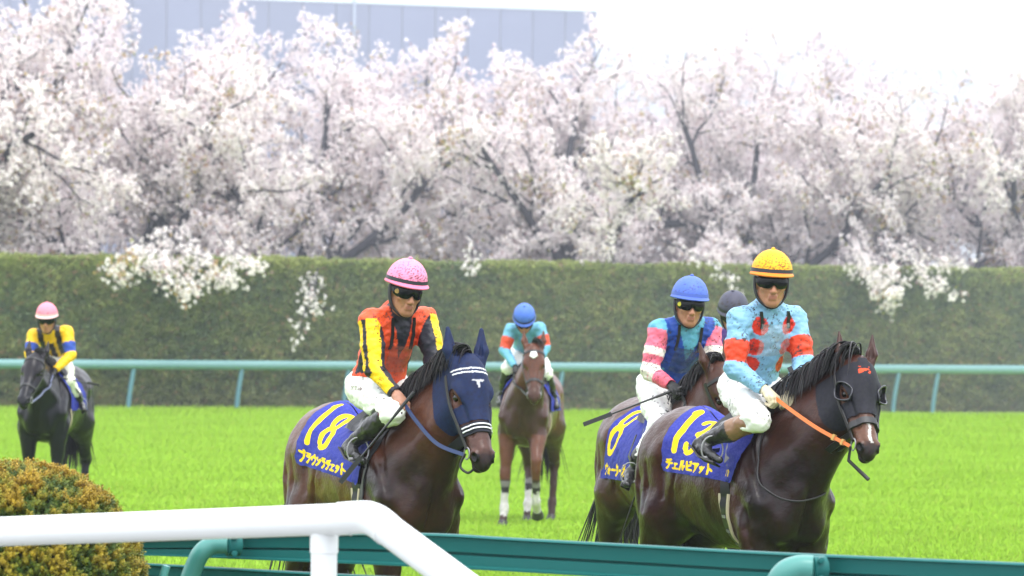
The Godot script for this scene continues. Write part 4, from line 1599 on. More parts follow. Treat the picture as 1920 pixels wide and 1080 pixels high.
# ---------------------------------------------------------------- riders
# joints come as [px, py, metres towards the camera from the rider's distance]
func rider(spec: Dictionary) -> Dictionary:
	var d0: float = spec.d
	var j := {}
	var origin := at(spec.pelvis[0], spec.pelvis[1], d0 - spec.pelvis[2])
	for key in ["pelvis", "neck", "rs", "ls", "re", "le", "rw", "lw", "rh", "lh", "rk", "lk", "ra", "la", "rt", "lt", "head"]:
		j[key] = at(spec[key][0], spec[key][1], d0 - spec[key][2]) - origin
	var o := thing("person", spec.label, "person", origin, 0.0, "jockeys riding back over the turf")
	var fine: float = spec.get("fine", 1.0)
	var sa: Vector3 = (j.ls - j.rs).normalized()
	var spine: Vector3 = j.neck - j.pelvis
	var sl := spine.length()
	var sp := spine / sl
	sa = (sa - sp * sa.dot(sp)).normalized()
	var front := sa.cross(sp).normalized()
	var half: float = (j.ls - j.rs).length() * 0.5
	var tb := Basis(sa, sp, front)

	# the silks
	var lo: Vector3 = j.pelvis
	var hi: Vector3 = j.pelvis
	for key in ["neck", "rs", "ls", "re", "le", "rw", "lw"]:
		lo = lo.min(j[key])
		hi = hi.max(j[key])
	var f := Field.new(lo - Vector3(0.14, 0.16, 0.14), hi + Vector3(0.14, 0.12, 0.14), 0.0066 * fine)
	var hem: float = spec.get("hem", 0.04)
	f.ell(j.pelvis + sp * sl * 0.70, Vector3(half * 0.86, sl * 0.36, 0.125), 0.03, tb)
	f.ell(j.pelvis + sp * sl * 0.36, Vector3(half * 0.86, sl * 0.38, 0.120), 0.06, tb)
	f.ell(j.pelvis + sp * 0.0, Vector3(0.158, 0.17, 0.125), 0.05, tb)
	f.cone(j.neck - sp * 0.03, j.neck + sp * 0.025, 0.062, 0.056, 0.03)
	for e in ["r", "l"]:
		var s: Vector3 = j[e + "s"]
		var el: Vector3 = j[e + "e"]
		var w: Vector3 = j[e + "w"]
		f.cone(j.neck - sp * 0.01, s - sp * 0.008, 0.055, 0.060, 0.05)
		f.cone(s, s.lerp(el, 0.55), 0.062, 0.061, 0.035)
		f.cone(s.lerp(el, 0.55), el, 0.061, 0.055, 0.03)
		f.cone(el, w, 0.055, 0.036, 0.02)
	var folds := noise_of(300 + int(spec.pelvis[0]), 16.0, 3)
	f.rough(folds, 0.010, Vector3(0.8, 1.3, 0.8))
	f.clip(Plane(-sp, j.pelvis.dot(-sp) - hem))
	for e in ["r", "l"]:
		f.cone(j[e + "w"] + (j[e + "w"] - j[e + "e"]).normalized() * 0.03, j[e + "w"] + (j[e + "w"] - j[e + "e"]).normalized() * 0.2, 0.045, 0.05, 0.004, Vector3.ZERO, 1.0, true)
	var pattern: Callable = spec.silks
	var tint := func(p: Vector3, n: Vector3) -> Color:
		var q: Vector3 = p - j.pelvis
		var a := q.dot(sa) / half
		var b := q.dot(sp) / sl
		var c := q.dot(front)
		var best := 9.0
		var t := 0.0
		var arm := 0
		var ax := Vector3.UP
		var rad := Vector3.ZERO
		for e in [-1, 1]:
			var s: Vector3 = j["rs" if e < 0 else "ls"]
			var el: Vector3 = j["re" if e < 0 else "le"]
			var w: Vector3 = j["rw" if e < 0 else "lw"]
			var t1 := clampf((p - s).dot(el - s) / (el - s).length_squared(), -0.3, 1)
			var d1 := (p - s.lerp(el, t1)).length() - 0.064
			var t2 := clampf((p - el).dot(w - el) / (w - el).length_squared(), 0, 1)
			var d2 := (p - el.lerp(w, t2)).length() - 0.05
			if minf(d1, d2) < best:
				best = minf(d1, d2)
				arm = e
				t = t1 if d1 < d2 else 1.0 + t2
				ax = (el - s).normalized() if d1 < d2 else (w - el).normalized()
				rad = (p - s.lerp(el, t1) if d1 < d2 else p - el.lerp(w, t2)).normalized()
		var dt := Vector2(q.dot(sa) * 0.70, c).length() - 0.118
		if dt < best + 0.012 or t < 0.02:
			arm = 0
		return pattern.call(arm, a, b, c, t, p, rad, ax, front, sa)
	var g := Geo.new()
	f.net(g, tint)
	part("jacket", g.mesh(), vmat("silk", 0.5, 0.45), o)

	# breeches
	lo = j.pelvis
	hi = j.pelvis
	for key in ["rh", "lh", "rk", "lk", "ra", "la"]:
		lo = lo.min(j[key])
		hi = hi.max(j[key])
	var top: float = spec.get("boot_top", 0.14)
	var bf := Field.new(lo - Vector3(0.15, 0.14, 0.15), hi + Vector3(0.15, 0.24, 0.15), 0.009 * fine)
	bf.ell(j.pelvis, Vector3(0.158, 0.155, 0.125), 0.03, tb)
	bf.ell(j.pelvis - front * 0.05 - sp * 0.03, Vector3(0.155, 0.11, 0.11), 0.04, tb)
	for e in ["r", "l"]:
		var h: Vector3 = j[e + "h"]
		var kn: Vector3 = j[e + "k"]
		var an: Vector3 = j[e + "a"]
		bf.cone(h, h.lerp(kn, 0.5), 0.098, 0.090, 0.04)
		bf.cone(h.lerp(kn, 0.5), kn, 0.090, 0.066, 0.03)
		bf.cone(kn, kn.lerp(an, top + 0.08), 0.066, 0.058, 0.03)
	bf.rough(folds, 0.013, Vector3(0.6, 1.3, 0.8))
	bf.cone(j.pelvis + sp * (hem + 0.22), j.neck, 0.155, 0.2, 0.005, Vector3.ZERO, 1.0, true)
	for e in ["r", "l"]:
		var kn: Vector3 = j[e + "k"]
		var an: Vector3 = j[e + "a"]
		bf.cone(kn.lerp(an, top + 0.28), an, 0.075, 0.08, 0.005, Vector3.ZERO, 1.0, true)
	g = Geo.new()
	var cloth: Callable = spec.breeches
	bf.net(g, func(p: Vector3, n: Vector3) -> Color: return cloth.call(p, n, j))
	var breeches := part("breeches", g.mesh(), vmat("breeches", 0.7, 0.35), o)

	# boots
	for e in ["r", "l"]:
		var kn: Vector3 = j[e + "k"]
		var an: Vector3 = j[e + "a"]
		var toe: Vector3 = j[e + "t"]
		var fo: Vector3 = (toe - an).normalized()
		var dn: Vector3 = (an - kn).normalized()
		var up: Vector3 = (-dn - fo * (-dn).dot(fo)).normalized()
		var s: Vector3 = kn.lerp(an, top)
		var wf := Field.new(s.min(an).min(toe) - Vector3(0.11, 0.13, 0.11), s.max(an).max(toe) + Vector3(0.11, 0.11, 0.11), 0.007 * fine)
		wf.cone(s, s.lerp(an, 0.45), 0.060, 0.054, 0.02)
		wf.cone(s.lerp(an, 0.45), an + up * 0.01, 0.054, 0.036, 0.03)
		wf.cone(an - up * 0.035 - fo * 0.02, an - up * 0.03 + fo * 0.05, 0.032, 0.031, 0.03)
		wf.cone(an - up * 0.032 + fo * 0.04, toe, 0.034, 0.024, 0.03, up, 1.15)
		wf.rough(folds, 0.006, Vector3(1.4, 1.6, 1.4))
		wf.clip(Plane(-dn, s.dot(-dn) - 0.0))
		g = Geo.new()
		var top_col: Color = spec.get("boot_cuff", Color(0.012, 0.012, 0.014))
		var cuff: float = spec.get("cuff", 0.0)
		wf.net(g, func(p: Vector3, _n: Vector3) -> Color: return top_col if (p - s).dot(dn) < cuff * (an - s).length() else Color(0.012, 0.012, 0.015))
		var boot := part("boot", g.mesh(), vmat("boot_leather", 0.3, 0.5), o)
		# sole and heel
		g = Geo.new()
		g.strap(PackedVector3Array([an - up * 0.066 - fo * 0.045, an - up * 0.064, an - up * 0.068 + fo * 0.07, toe - up * 0.026 + fo * 0.012]), PackedVector3Array([up, up, up, up]), 0.062, 0.010)
		part("sole", g.mesh(), mat("sole", spec.get("sole", Color(0.02, 0.018, 0.018)), 0.6), boot)

	# the body under it all, with head and hands
	g = Geo.new()
	var skin: Color = spec.get("skin", Color(0.34, 0.16, 0.095))
	var glove: Color = spec.glove
	var nf := Field.new(lo.min(j.rs).min(j.ls).min(j.re).min(j.le).min(j.rw).min(j.lw) - Vector3(0.08, 0.08, 0.08), hi.max(j.neck).max(j.rs).max(j.ls) + Vector3(0.08, 0.10, 0.08), 0.02)
	nf.cone(j.pelvis, j.neck - sp * 0.05, 0.075, 0.075, 0.03)
	nf.cone(j.neck - sp * 0.06, j.neck + sp * 0.03, 0.045, 0.04, 0.03)
	for e in ["r", "l"]:
		nf.cone(j.neck - sp * 0.05, j[e + "s"], 0.035, 0.035, 0.03)
		nf.cone(j[e + "s"], j[e + "e"], 0.036, 0.033, 0.02)
		nf.cone(j[e + "e"], j[e + "w"], 0.032, 0.026, 0.02)
		nf.cone(j[e + "h"], j[e + "k"], 0.05, 0.034, 0.03)
		nf.cone(j.pelvis, j[e + "h"], 0.06, 0.055, 0.03)
		nf.cone(j[e + "k"], j[e + "a"], 0.038, 0.027, 0.02)
	nf.net(g, func(_p: Vector3, _n: Vector3) -> Color: return skin)
	for e in ["r", "l"]:
		hand(g, j[e + "w"], (j[e + "w"] - j[e + "e"]).normalized(), 1.0 if e == "l" else -1.0, glove, 0.0045 * fine)
	var hb := Basis.from_euler(Vector3(deg_to_rad(spec.pitch), deg_to_rad(spec.yaw), deg_to_rad(spec.get("roll", 0.0))))
	head(g, j.head, hb, j.neck, skin, 0.0048 * fine)
	part("body", g.mesh(), vmat("skin", 0.5, 0.4), o)
	dress_head(o, j.head, hb, spec, fine)
	var info := {"node": o, "j": j, "origin": origin, "sa": sa, "sp": sp, "front": front, "half": half, "sl": sl, "jacket": f, "breeches": breeches, "bf": bf}
	info.rhand = origin + j.rw + (j.rw - j.re).normalized() * 0.07
	info.lhand = origin + j.lw + (j.lw - j.le).normalized() * 0.07
	info.feet = [origin + j.ra.lerp(j.rt, 0.55), origin + j.la.lerp(j.lt, 0.55)]
	return info

func hand(g: Geo, w: Vector3, d: Vector3, sgn: float, col: Color, cell: float) -> void:
	var across := d.cross(Vector3.UP).normalized()
	var down := across.cross(d).normalized()
	if down.y > 0:
		down = -down
	var f := Field.new(w - Vector3(0.10, 0.11, 0.10), w + Vector3(0.16, 0.10, 0.16), cell)
	f.cone(w - d * 0.03, w + d * 0.02, 0.028, 0.026, 0.02)
	f.ell(w + d * 0.05, Vector3(0.042, 0.044, 0.021), 0.02, Basis(across, d, down))
	var lens := [0.026, 0.032, 0.031, 0.025]
	for k in 4:
		var kn := w + d * 0.082 + across * (k - 1.5) * 0.021
		var a: Vector3 = kn + d * lens[k] * 0.7 + down * 0.018
		var b: Vector3 = a + down * lens[k] - d * 0.008
		f.cone(kn - d * 0.02, kn, 0.010, 0.0105, 0.008)
		f.cone(kn, a, 0.0100, 0.0095, 0.006)
		f.cone(a, b, 0.0095, 0.0088, 0.004)
		f.cone(b, b - d * 0.026 + down * 0.004, 0.0088, 0.008, 0.004)
	var th := w + d * 0.025 + across * sgn * -0.034
	f.cone(w + d * 0.02, th, 0.018, 0.0135, 0.015)
	f.cone(th, th + d * 0.034 + across * sgn * -0.012 + down * 0.012, 0.0125, 0.0105, 0.006)
	f.cone(th + d * 0.034 + across * sgn * -0.012 + down * 0.012, th + d * 0.058 + down * 0.026, 0.0105, 0.009, 0.004)
	f.net(g, func(_p: Vector3, _n: Vector3) -> Color: return col)

func head(g: Geo, c: Vector3, b: Basis, neck: Vector3, skin: Color, cell: float) -> void:
	var S := b.x
	var U := b.y
	var F := b.z
	var f := Field.new(c.min(neck) - Vector3(0.15, 0.10, 0.15), c.max(neck) + Vector3(0.15, 0.16, 0.15), cell)
	f.ell(c + U * 0.03 - F * 0.012, Vector3(0.075, 0.095, 0.094), 0.02, b)
	f.ell(c - U * 0.032 + F * 0.028, Vector3(0.061, 0.086, 0.070), 0.03, b)
	f.ell(c - U * 0.105 + F * 0.066, Vector3(0.024, 0.020, 0.020), 0.025, b)
	f.cone(c - U * 0.06 - F * 0.02, neck - U * 0.02, 0.050, 0.054, 0.03)
	for e in [-1.0, 1.0]:
		f.cone(c - U * 0.062 + S * 0.053 * e, c - U * 0.102 + F * 0.055 + S * 0.016 * e, 0.018, 0.018, 0.03)
		f.ell(c - U * 0.026 + F * 0.066 + S * 0.042 * e, Vector3(0.022, 0.017, 0.020), 0.02, b)
		f.ell(c + U * 0.004 + F * 0.096 + S * 0.031 * e, Vector3(0.018, 0.012, 0.012), 0.012, b, true)
		f.ell(c - U * 0.046 + F * 0.100 + S * 0.012 * e, Vector3(0.009, 0.008, 0.011), 0.008, b)
		f.ell(c - U * 0.010 - F * 0.008 + S * 0.077 * e, Vector3(0.009, 0.031, 0.019), 0.008, b)
		f.ell(c - U * 0.008 - F * 0.004 + S * 0.087 * e, Vector3(0.006, 0.019, 0.010), 0.006, b, true)
		f.cone(c - U * 0.050 + F * 0.098 + S * 0.020 * e, c - U * 0.080 + F * 0.088 + S * 0.032 * e, 0.003, 0.002, 0.012, Vector3.ZERO, 1.0, true)
	f.cone(c + U * 0.006 + F * 0.092, c - U * 0.040 + F * 0.110, 0.009, 0.0125, 0.014)
	f.cone(c - U * 0.067 + F * 0.090 - S * 0.016, c - U * 0.067 + F * 0.090 + S * 0.016, 0.0075, 0.0075, 0.010)
	f.cone(c - U * 0.080 + F * 0.088 - S * 0.014, c - U * 0.080 + F * 0.088 + S * 0.014, 0.008, 0.008, 0.010)
	f.cone(c - U * 0.0735 + F * 0.103 - S * 0.019, c - U * 0.0735 + F * 0.103 + S * 0.019, 0.0032, 0.0032, 0.005, Vector3.ZERO, 1.0, true)
	var pores := noise_of(44, 60.0, 3)
	f.net(g, func(p: Vector3, _n: Vector3) -> Color:
		var q := p - c
		var u := q.dot(U)
		var s := q.dot(S)
		var ff := q.dot(F)
		var k := skin * (1.0 + 0.12 * pores.get_noise_3dv(p))
		if absf(u + 0.0735) < 0.009 and absf(s) < 0.022 and ff > 0.080:
			k = k.lerp(Color(0.30, 0.10, 0.085), 0.55)
		if ff > 0.09 and u < -0.02 and u > -0.055:
			k = k.lerp(Color(0.50, 0.22, 0.14), 0.3)
		if u > 0.02 or (ff < -0.02 and u > -0.05) :
			k = k.lerp(Color(0.012, 0.010, 0.010), 0.95)
		return k)

# helmet, goggles, straps, scarf
func dress_head(o: Node3D, c: Vector3, b: Basis, spec: Dictionary, fine: float) -> void:
	var S := b.x
	var U := b.y
	var F := b.z
	var black := mat("webbing_black", Color(0.010, 0.010, 0.013), 0.6)
	var hc := c + U * 0.055 - F * 0.006
	var R := Vector3(0.110, 0.126, 0.130)
	var col: Color = spec.cap
	var rim: Color = spec.get("rim", col * 0.8)
	var mud := noise_of(510 + int(spec.head[0]), 70.0, 3)
	var where := noise_of(520 + int(spec.head[0]), 9.0, 2)
	var crease := noise_of(530, 26.0, 2)
	var lim: float = spec.get("mud", 0.35)
	var g := Geo.new()
	var na := int(96 / fine)
	var nb := int(44 / fine)
	for y in nb + 1:
		for x in na + 1:
			var a := TAU * x / na
			var lat := lerpf(0.0, PI * 0.5 + 0.10, float(y) / nb)
			var d := Vector3(sin(a) * sin(lat), cos(lat), cos(a) * sin(lat))
			var wr := crease.get_noise_3d(d.x * 0.35, d.y * 2.2, d.z * 0.35) * 0.0035 * sin(lat)
			var sw := 1.0 + wr / 0.12
			var p := hc + (S * d.x * R.x + U * d.y * R.y + F * d.z * R.z) * sw
			g.v.append(p)
			g.n.append((S * d.x / R.x + U * (d.y / R.y + crease.get_noise_3d(d.x * 0.35 + 0.05, d.y * 2.2 + 0.1, d.z * 0.35) * 2.0 * sin(lat)) + F * d.z / R.z).normalized())
			var m := mud.get_noise_3dv(d * 1.0) + where.get_noise_3dv(d) * 0.35 + (d.z - d.y) * 0.22
			var k := col.lerp(Color(0.03, 0.018, 0.014), clampf((m - lim) * 7.0, 0, 0.9))
			g.c.append(k)
			g.uv.append(Vector2.ZERO)
	for y in nb:
		for x in na:
			var i := y * (na + 1) + x
			g.i.append_array(PackedInt32Array([i, i + 1, i + na + 1, i + 1, i + na + 2, i + na + 1]))
	var cap := part("helmet", g.mesh(), vmat("cap_cloth", 0.55, 0.4), o)
	# the rim: a lip all round that grows into a short peak in front
	g = Geo.new()
	var band := Geo.new()
	for x in 64:
		var q := []
		for e in [x, x + 1]:
			var a: float = TAU * e / 64.0
			var pk := pow(clampf(cos(a), 0, 1), 2.0)
			var dir := S * sin(a) * R.x + F * cos(a) * R.z
			var flat := dir.normalized()
			var y0 := -0.006 - 0.004 * pk
			q.append([hc + dir + U * (y0 + 0.012), hc + dir * 1.015 + flat * (0.006 + 0.020 * pk) + U * (y0 - 0.002 - 0.004 * pk), hc + dir * 1.0 + flat * (0.004 + 0.018 * pk) + U * (y0 - 0.008 - 0.004 * pk), hc + dir * 0.97 + U * (y0 - 0.008), flat, hc + dir * 1.012 + U * (y0 + 0.030), hc + dir * 1.022 + U * (y0 + 0.009)])
		for k in 3:
			g.face(q[0][k], q[1][k], q[1][k + 1], q[0][k + 1], rim)
			g.face(q[0][k + 1], q[1][k + 1], q[1][k], q[0][k], rim)
		band.face(q[0][5], q[1][5], q[1][6], q[0][6], Color.WHITE, q[0][4], q[0][4])
		band.face(q[0][6], q[1][6], q[1][6] - q[1][4] * 0.012, q[0][6] - q[0][4] * 0.012, Color.WHITE, -U, -U)
	part("peak", g.mesh(), vmat("cap_cloth", 0.55, 0.4), cap)
	part("cap_band", band.mesh(), mat("cap_band_%s" % (spec.get("band", Color(0.02, 0.02, 0.03)) as Color).to_html(false), spec.get("band", Color(0.02, 0.02, 0.03)), 0.5), cap)
	var knob := SphereMesh.new()
	knob.radius = 0.011
	knob.height = 0.015
	knob.radial_segments = 12
	knob.rings = 6
	part("button", knob, mat("button_%s" % col.to_html(false), col, 0.55), cap, hc + U * (R.y + 0.003))
	# goggles: a curved dark visor with a notch for the nose
	g = Geo.new()
	var gn := 28
	var rows := 8
	for sh in 2:
		for x in gn:
			for y in rows:
				var q := []
				var nn := []
				for e in [[x, y], [x, y + 1], [x + 1, y + 1], [x + 1, y]]:
					var a := deg_to_rad(lerpf(-78, 78, float(e[0]) / gn))
					var t := float(e[1]) / rows
					var fade := pow(absf(a) / 1.36, 4.0)
					var up := lerpf(0.036, -0.034 + 0.021 * exp(-pow(a / 0.20, 2.0)), t) * (1.0 - 0.45 * fade) + 0.006
					var bow := sin(t * PI) * 0.007
					var dir := S * sin(a) * 0.080 + F * cos(a) * 0.116
					q.append(c + dir + dir.normalized() * (bow - (0.008 if sh == 1 else 0.0)) + U * up)
					nn.append((dir.normalized() + U * (0.5 - t) * 0.7).normalized())
				g.face(q[0], q[1], q[2], q[3], Color.WHITE, nn[0], nn[3])
	part("goggles", g.mesh(), mat("goggle_lens", Color(0.004, 0.005, 0.006), 0.08, 0.32), o)
	# strap of the goggles, cheek pads and chin strap
	for e in [-1.0, 1.0]:
		g = Geo.new()
		var pts := PackedVector3Array()
		var ups := PackedVector3Array()
		for k in 7:
			var a: float = deg_to_rad(lerpf(70, 175, k / 6.0)) * e
			var dir := S * sin(a) * 0.086 + F * cos(a) * 0.108
			pts.append(c + dir + U * (0.010 + k * 0.003))
			ups.append(dir.normalized())
		g.strap(pts, ups, 0.024, 0.004)
		part("goggle_strap", g.mesh(), black, o)
		g = Geo.new()
		var ch := curve([c + S * 0.088 * e + U * 0.03 - F * 0.012, c + S * 0.087 * e - U * 0.03 + F * 0.002, c + S * 0.070 * e - U * 0.085 + F * 0.022, c + S * 0.032 * e - U * 0.122 + F * 0.052, c - U * 0.132 + F * 0.064], 4)
		g.tube(ch, PackedFloat32Array([0.016, 0.017, 0.018, 0.018, 0.017, 0.016, 0.015, 0.014, 0.012, 0.011, 0.010, 0.010, 0.010, 0.010, 0.010, 0.010, 0.010]), 8, Color.WHITE, 0.5, F)
		part("chin_strap", g.mesh(), black, o)
		if spec.has("badge") and e < 0:
			var disc := CylinderMesh.new()
			disc.top_radius = 0.013
			disc.bottom_radius = 0.014
			disc.height = 0.006
			disc.radial_segments = 16
			var a := deg_to_rad(-58)
			var dir := S * sin(a) * 0.080 + F * cos(a) * 0.116
			var bp := part("goggle_badge", disc, mat("badge_%s" % (spec.badge as Color).to_html(false), spec.badge, 0.4), o, c + dir + dir.normalized() * 0.008 + U * 0.006)
			var yv := dir.normalized()
			var xv := yv.cross(U).normalized()
			bp.basis = Basis(xv, yv, xv.cross(yv))
	# collar or scarf
	var nk: Vector3 = at(spec.neck[0], spec.neck[1], spec.d - spec.neck[2]) - o.position
	g = Geo.new()
	var ax := (c - U * 0.06 - F * 0.02 - nk).normalized()
	g.tube(PackedVector3Array([nk - ax * 0.02, nk + ax * 0.01, nk + ax * 0.035]), PackedFloat32Array([0.066, 0.064, 0.058]), 20, spec.get("collar", Color(0.02, 0.02, 0.03)))
	part("collar", g.mesh(), vmat("silk", 0.5, 0.45), o)

func whip(label: String, a: Vector3, b: Vector3) -> void:
	var o := thing("riding_whip", label, "whip", a)
	var q := b - a
	var g := Geo.new()
	g.tube(PackedVector3Array([-q * 0.06, q * 0.10, q * 0.22]), PackedFloat32Array([0.010, 0.0095, 0.008]), 10)
	part("handle", g.mesh(), mat("whip_grip", Color(0.02, 0.02, 0.022), 0.6), o)
	g = Geo.new()
	g.tube(PackedVector3Array([q * 0.215, q * 0.5, q * 0.72]), PackedFloat32Array([0.0065, 0.006, 0.0055]), 8)
	part("shaft", g.mesh(), mat("whip_shaft", Color(0.012, 0.012, 0.014), 0.35), o)
	g = Geo.new()
	var sd := q.cross(Vector3(0, 0, 1)).normalized()
	var up := q.cross(sd).normalized()
	if up.z < 0:
		up = -up
	g.strap(PackedVector3Array([q * 0.70, q * 0.73, q]), PackedVector3Array([up, up, up]), 0.026, 0.012)
	part("flap", g.mesh(), mat("whip_flap", Color(0.015, 0.015, 0.017), 0.5), o)

# the clear plastic pouch on the chest and its two straps
func pouch(r: Dictionary, a0: float, a1: float, b0: float, b1: float, tint: Color) -> void:
	var f: Field = r.jacket
	var j: Dictionary = r.j
	var g := Geo.new()
	var spot := func(a: float, b: float, off: float) -> Vector3:
		return f.hit(j.pelvis + r.sa * a * r.half + r.sp * b * r.sl, r.front, 0.185, off)
	for x in 10:
		for y in 10:
			var q := []
			for e in [[x, y], [x, y + 1], [x + 1, y + 1], [x + 1, y]]:
				q.append(spot.call(lerpf(a0, a1, e[0] / 10.0), lerpf(b1, b0, e[1] / 10.0), 0.014))
			g.face(q[0], q[1], q[2], q[3], Color.WHITE)
	var m := mat("pouch_%s" % tint.to_html(), tint, 0.35)
	m.albedo_color.a = tint.a
	m.transparency = BaseMaterial3D.TRANSPARENCY_ALPHA
	part("clear_pouch", g.mesh(), m, r.node)
	for e in [0, 1]:
		var pts := PackedVector3Array()
		var ups := PackedVector3Array()
		for k in 7:
			pts.append(spot.call([a0, a1][e] * 0.96, lerpf(b1 - 0.06, 1.02, k / 6.0), 0.010))
			ups.append(r.front)
		g = Geo.new()
		g.strap(pts, ups, 0.018, 0.005)
		part("pouch_strap", g.mesh(), mat("webbing_black", Color(0.010, 0.010, 0.013), 0.6), r.node)

# ---------------------------------------------------------------- the runners
func coat_of(base: Color, dark: Color, sd: int, white: Variant = null) -> Callable:
	var nz := noise_of(sd, 3.0, 3)
	var fine := noise_of(sd + 1, 30.0, 2)
	return func(p: Vector3, n: Vector3) -> Color:
		var q := nz.get_noise_3dv(p)
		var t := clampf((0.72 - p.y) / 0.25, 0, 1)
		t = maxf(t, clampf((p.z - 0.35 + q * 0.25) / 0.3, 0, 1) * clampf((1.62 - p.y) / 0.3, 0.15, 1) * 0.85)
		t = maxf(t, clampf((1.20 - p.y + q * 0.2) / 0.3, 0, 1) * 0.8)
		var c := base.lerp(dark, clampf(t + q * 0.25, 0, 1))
		if white != null:
			c = white.call(p, n, c)
		return c * (1.0 + fine.get_noise_3dv(p) * 0.25)

func wrinkled(called: String, rough: float) -> void:
	var m := vmat(called, rough, 0.4)
	m.normal_enabled = true
	m.normal_texture = noise_tex(131, 0.018, 4, 512, true, 6.0)
	m.normal_scale = 0.5
	m.uv1_triplanar = true
	m.uv1_scale = Vector3(3.2, 5.0, 3.2)

func coat_skin(called: String) -> StandardMaterial3D:
	var m := vmat(called, 0.33, 0.29)
	m.clearcoat_enabled = true
	m.clearcoat = 0.10
	m.clearcoat_roughness = 0.22
	m.normal_enabled = true
	m.normal_texture = noise_tex(88, 0.03, 4, 512, true, 3.0)
	m.normal_scale = 0.65
	m.uv1_triplanar = true
	m.uv1_scale = Vector3(2.2, 2.2, 2.2)
	return m

func muddy(sd: int, scale: float, lim: float) -> Callable:
	var a := noise_of(sd, scale, 3)
	var b := noise_of(sd + 1, scale * 0.12, 2)
	return func(p: Vector3) -> float: return clampf((a.get_noise_3dv(p) + b.get_noise_3dv(p) * 0.6 - lim) * 6.0, 0, 0.9)

func white_breeches(sd: int, lim: float, base := Color(0.74, 0.74, 0.72)) -> Callable:
	var m := muddy(sd, 45.0, lim)
	return func(p: Vector3, n: Vector3, j: Dictionary) -> Color:
		return base.lerp(Color(0.05, 0.04, 0.04), m.call(p))

# brown nose between dark nostrils and noseband, with an optional white streak
func face_marks(sp: Dictionary, tan_: Color, streak: float) -> Callable:
	var poll: Vector3 = sp.poll
	var u: Vector3 = (sp.muzzle - poll).normalized()
	var side: Vector3 = sp.side
	side = (side - u * side.dot(u)).normalized()
	var n := u.cross(side).normalized()
	if n.dot(Vector3(0, 0.6, 1)) < 0:
		n = -n
	var hl: float = (sp.muzzle - poll).length() / 0.6
	var nz := noise_of(37, 30.0, 2)
	return func(p: Vector3, _n: Vector3, c: Color) -> Color:
		if (p - poll).length() > 0.8 or p.z < 0.85:
			return c
		var q := p - poll
		var a := q.dot(u) / hl
		var b := q.dot(n)
		var s := q.dot(side)
		if a > 0.33 and a < 0.66 and b > -0.2:
			c = c.lerp(tan_, clampf((a - 0.33) / 0.06, 0, 1) * clampf((0.56 - a) / 0.05, 0, 1) * clampf((b + 0.15) / 0.06, 0, 1))
			if a > 0.53:
				c = c.lerp(Color(0.016, 0.013, 0.014), clampf((a - 0.53) / 0.04 + nz.get_noise_3dv(p) * 0.8, 0, 1) * 0.75)
			if Vector2((a - 0.555) * 0.8, b + 0.028).length() < 0.021 and absf(s) > 0.038:
				c = Color(0.003, 0.003, 0.003)
			if streak > 0 and absf(s - 0.004 * sin(a * 60.0)) < 0.008 * streak + nz.get_noise_3dv(p) * 0.006 and a > 0.40 and a < 0.54 and b > -0.03:
				c = Color(0.45, 0.43, 0.42)
		elif a > 0.08 and a < 0.30 and b > -0.12 and absf(s) > 0.055:
			c = c.lerp(tan_, 0.55)
		return c

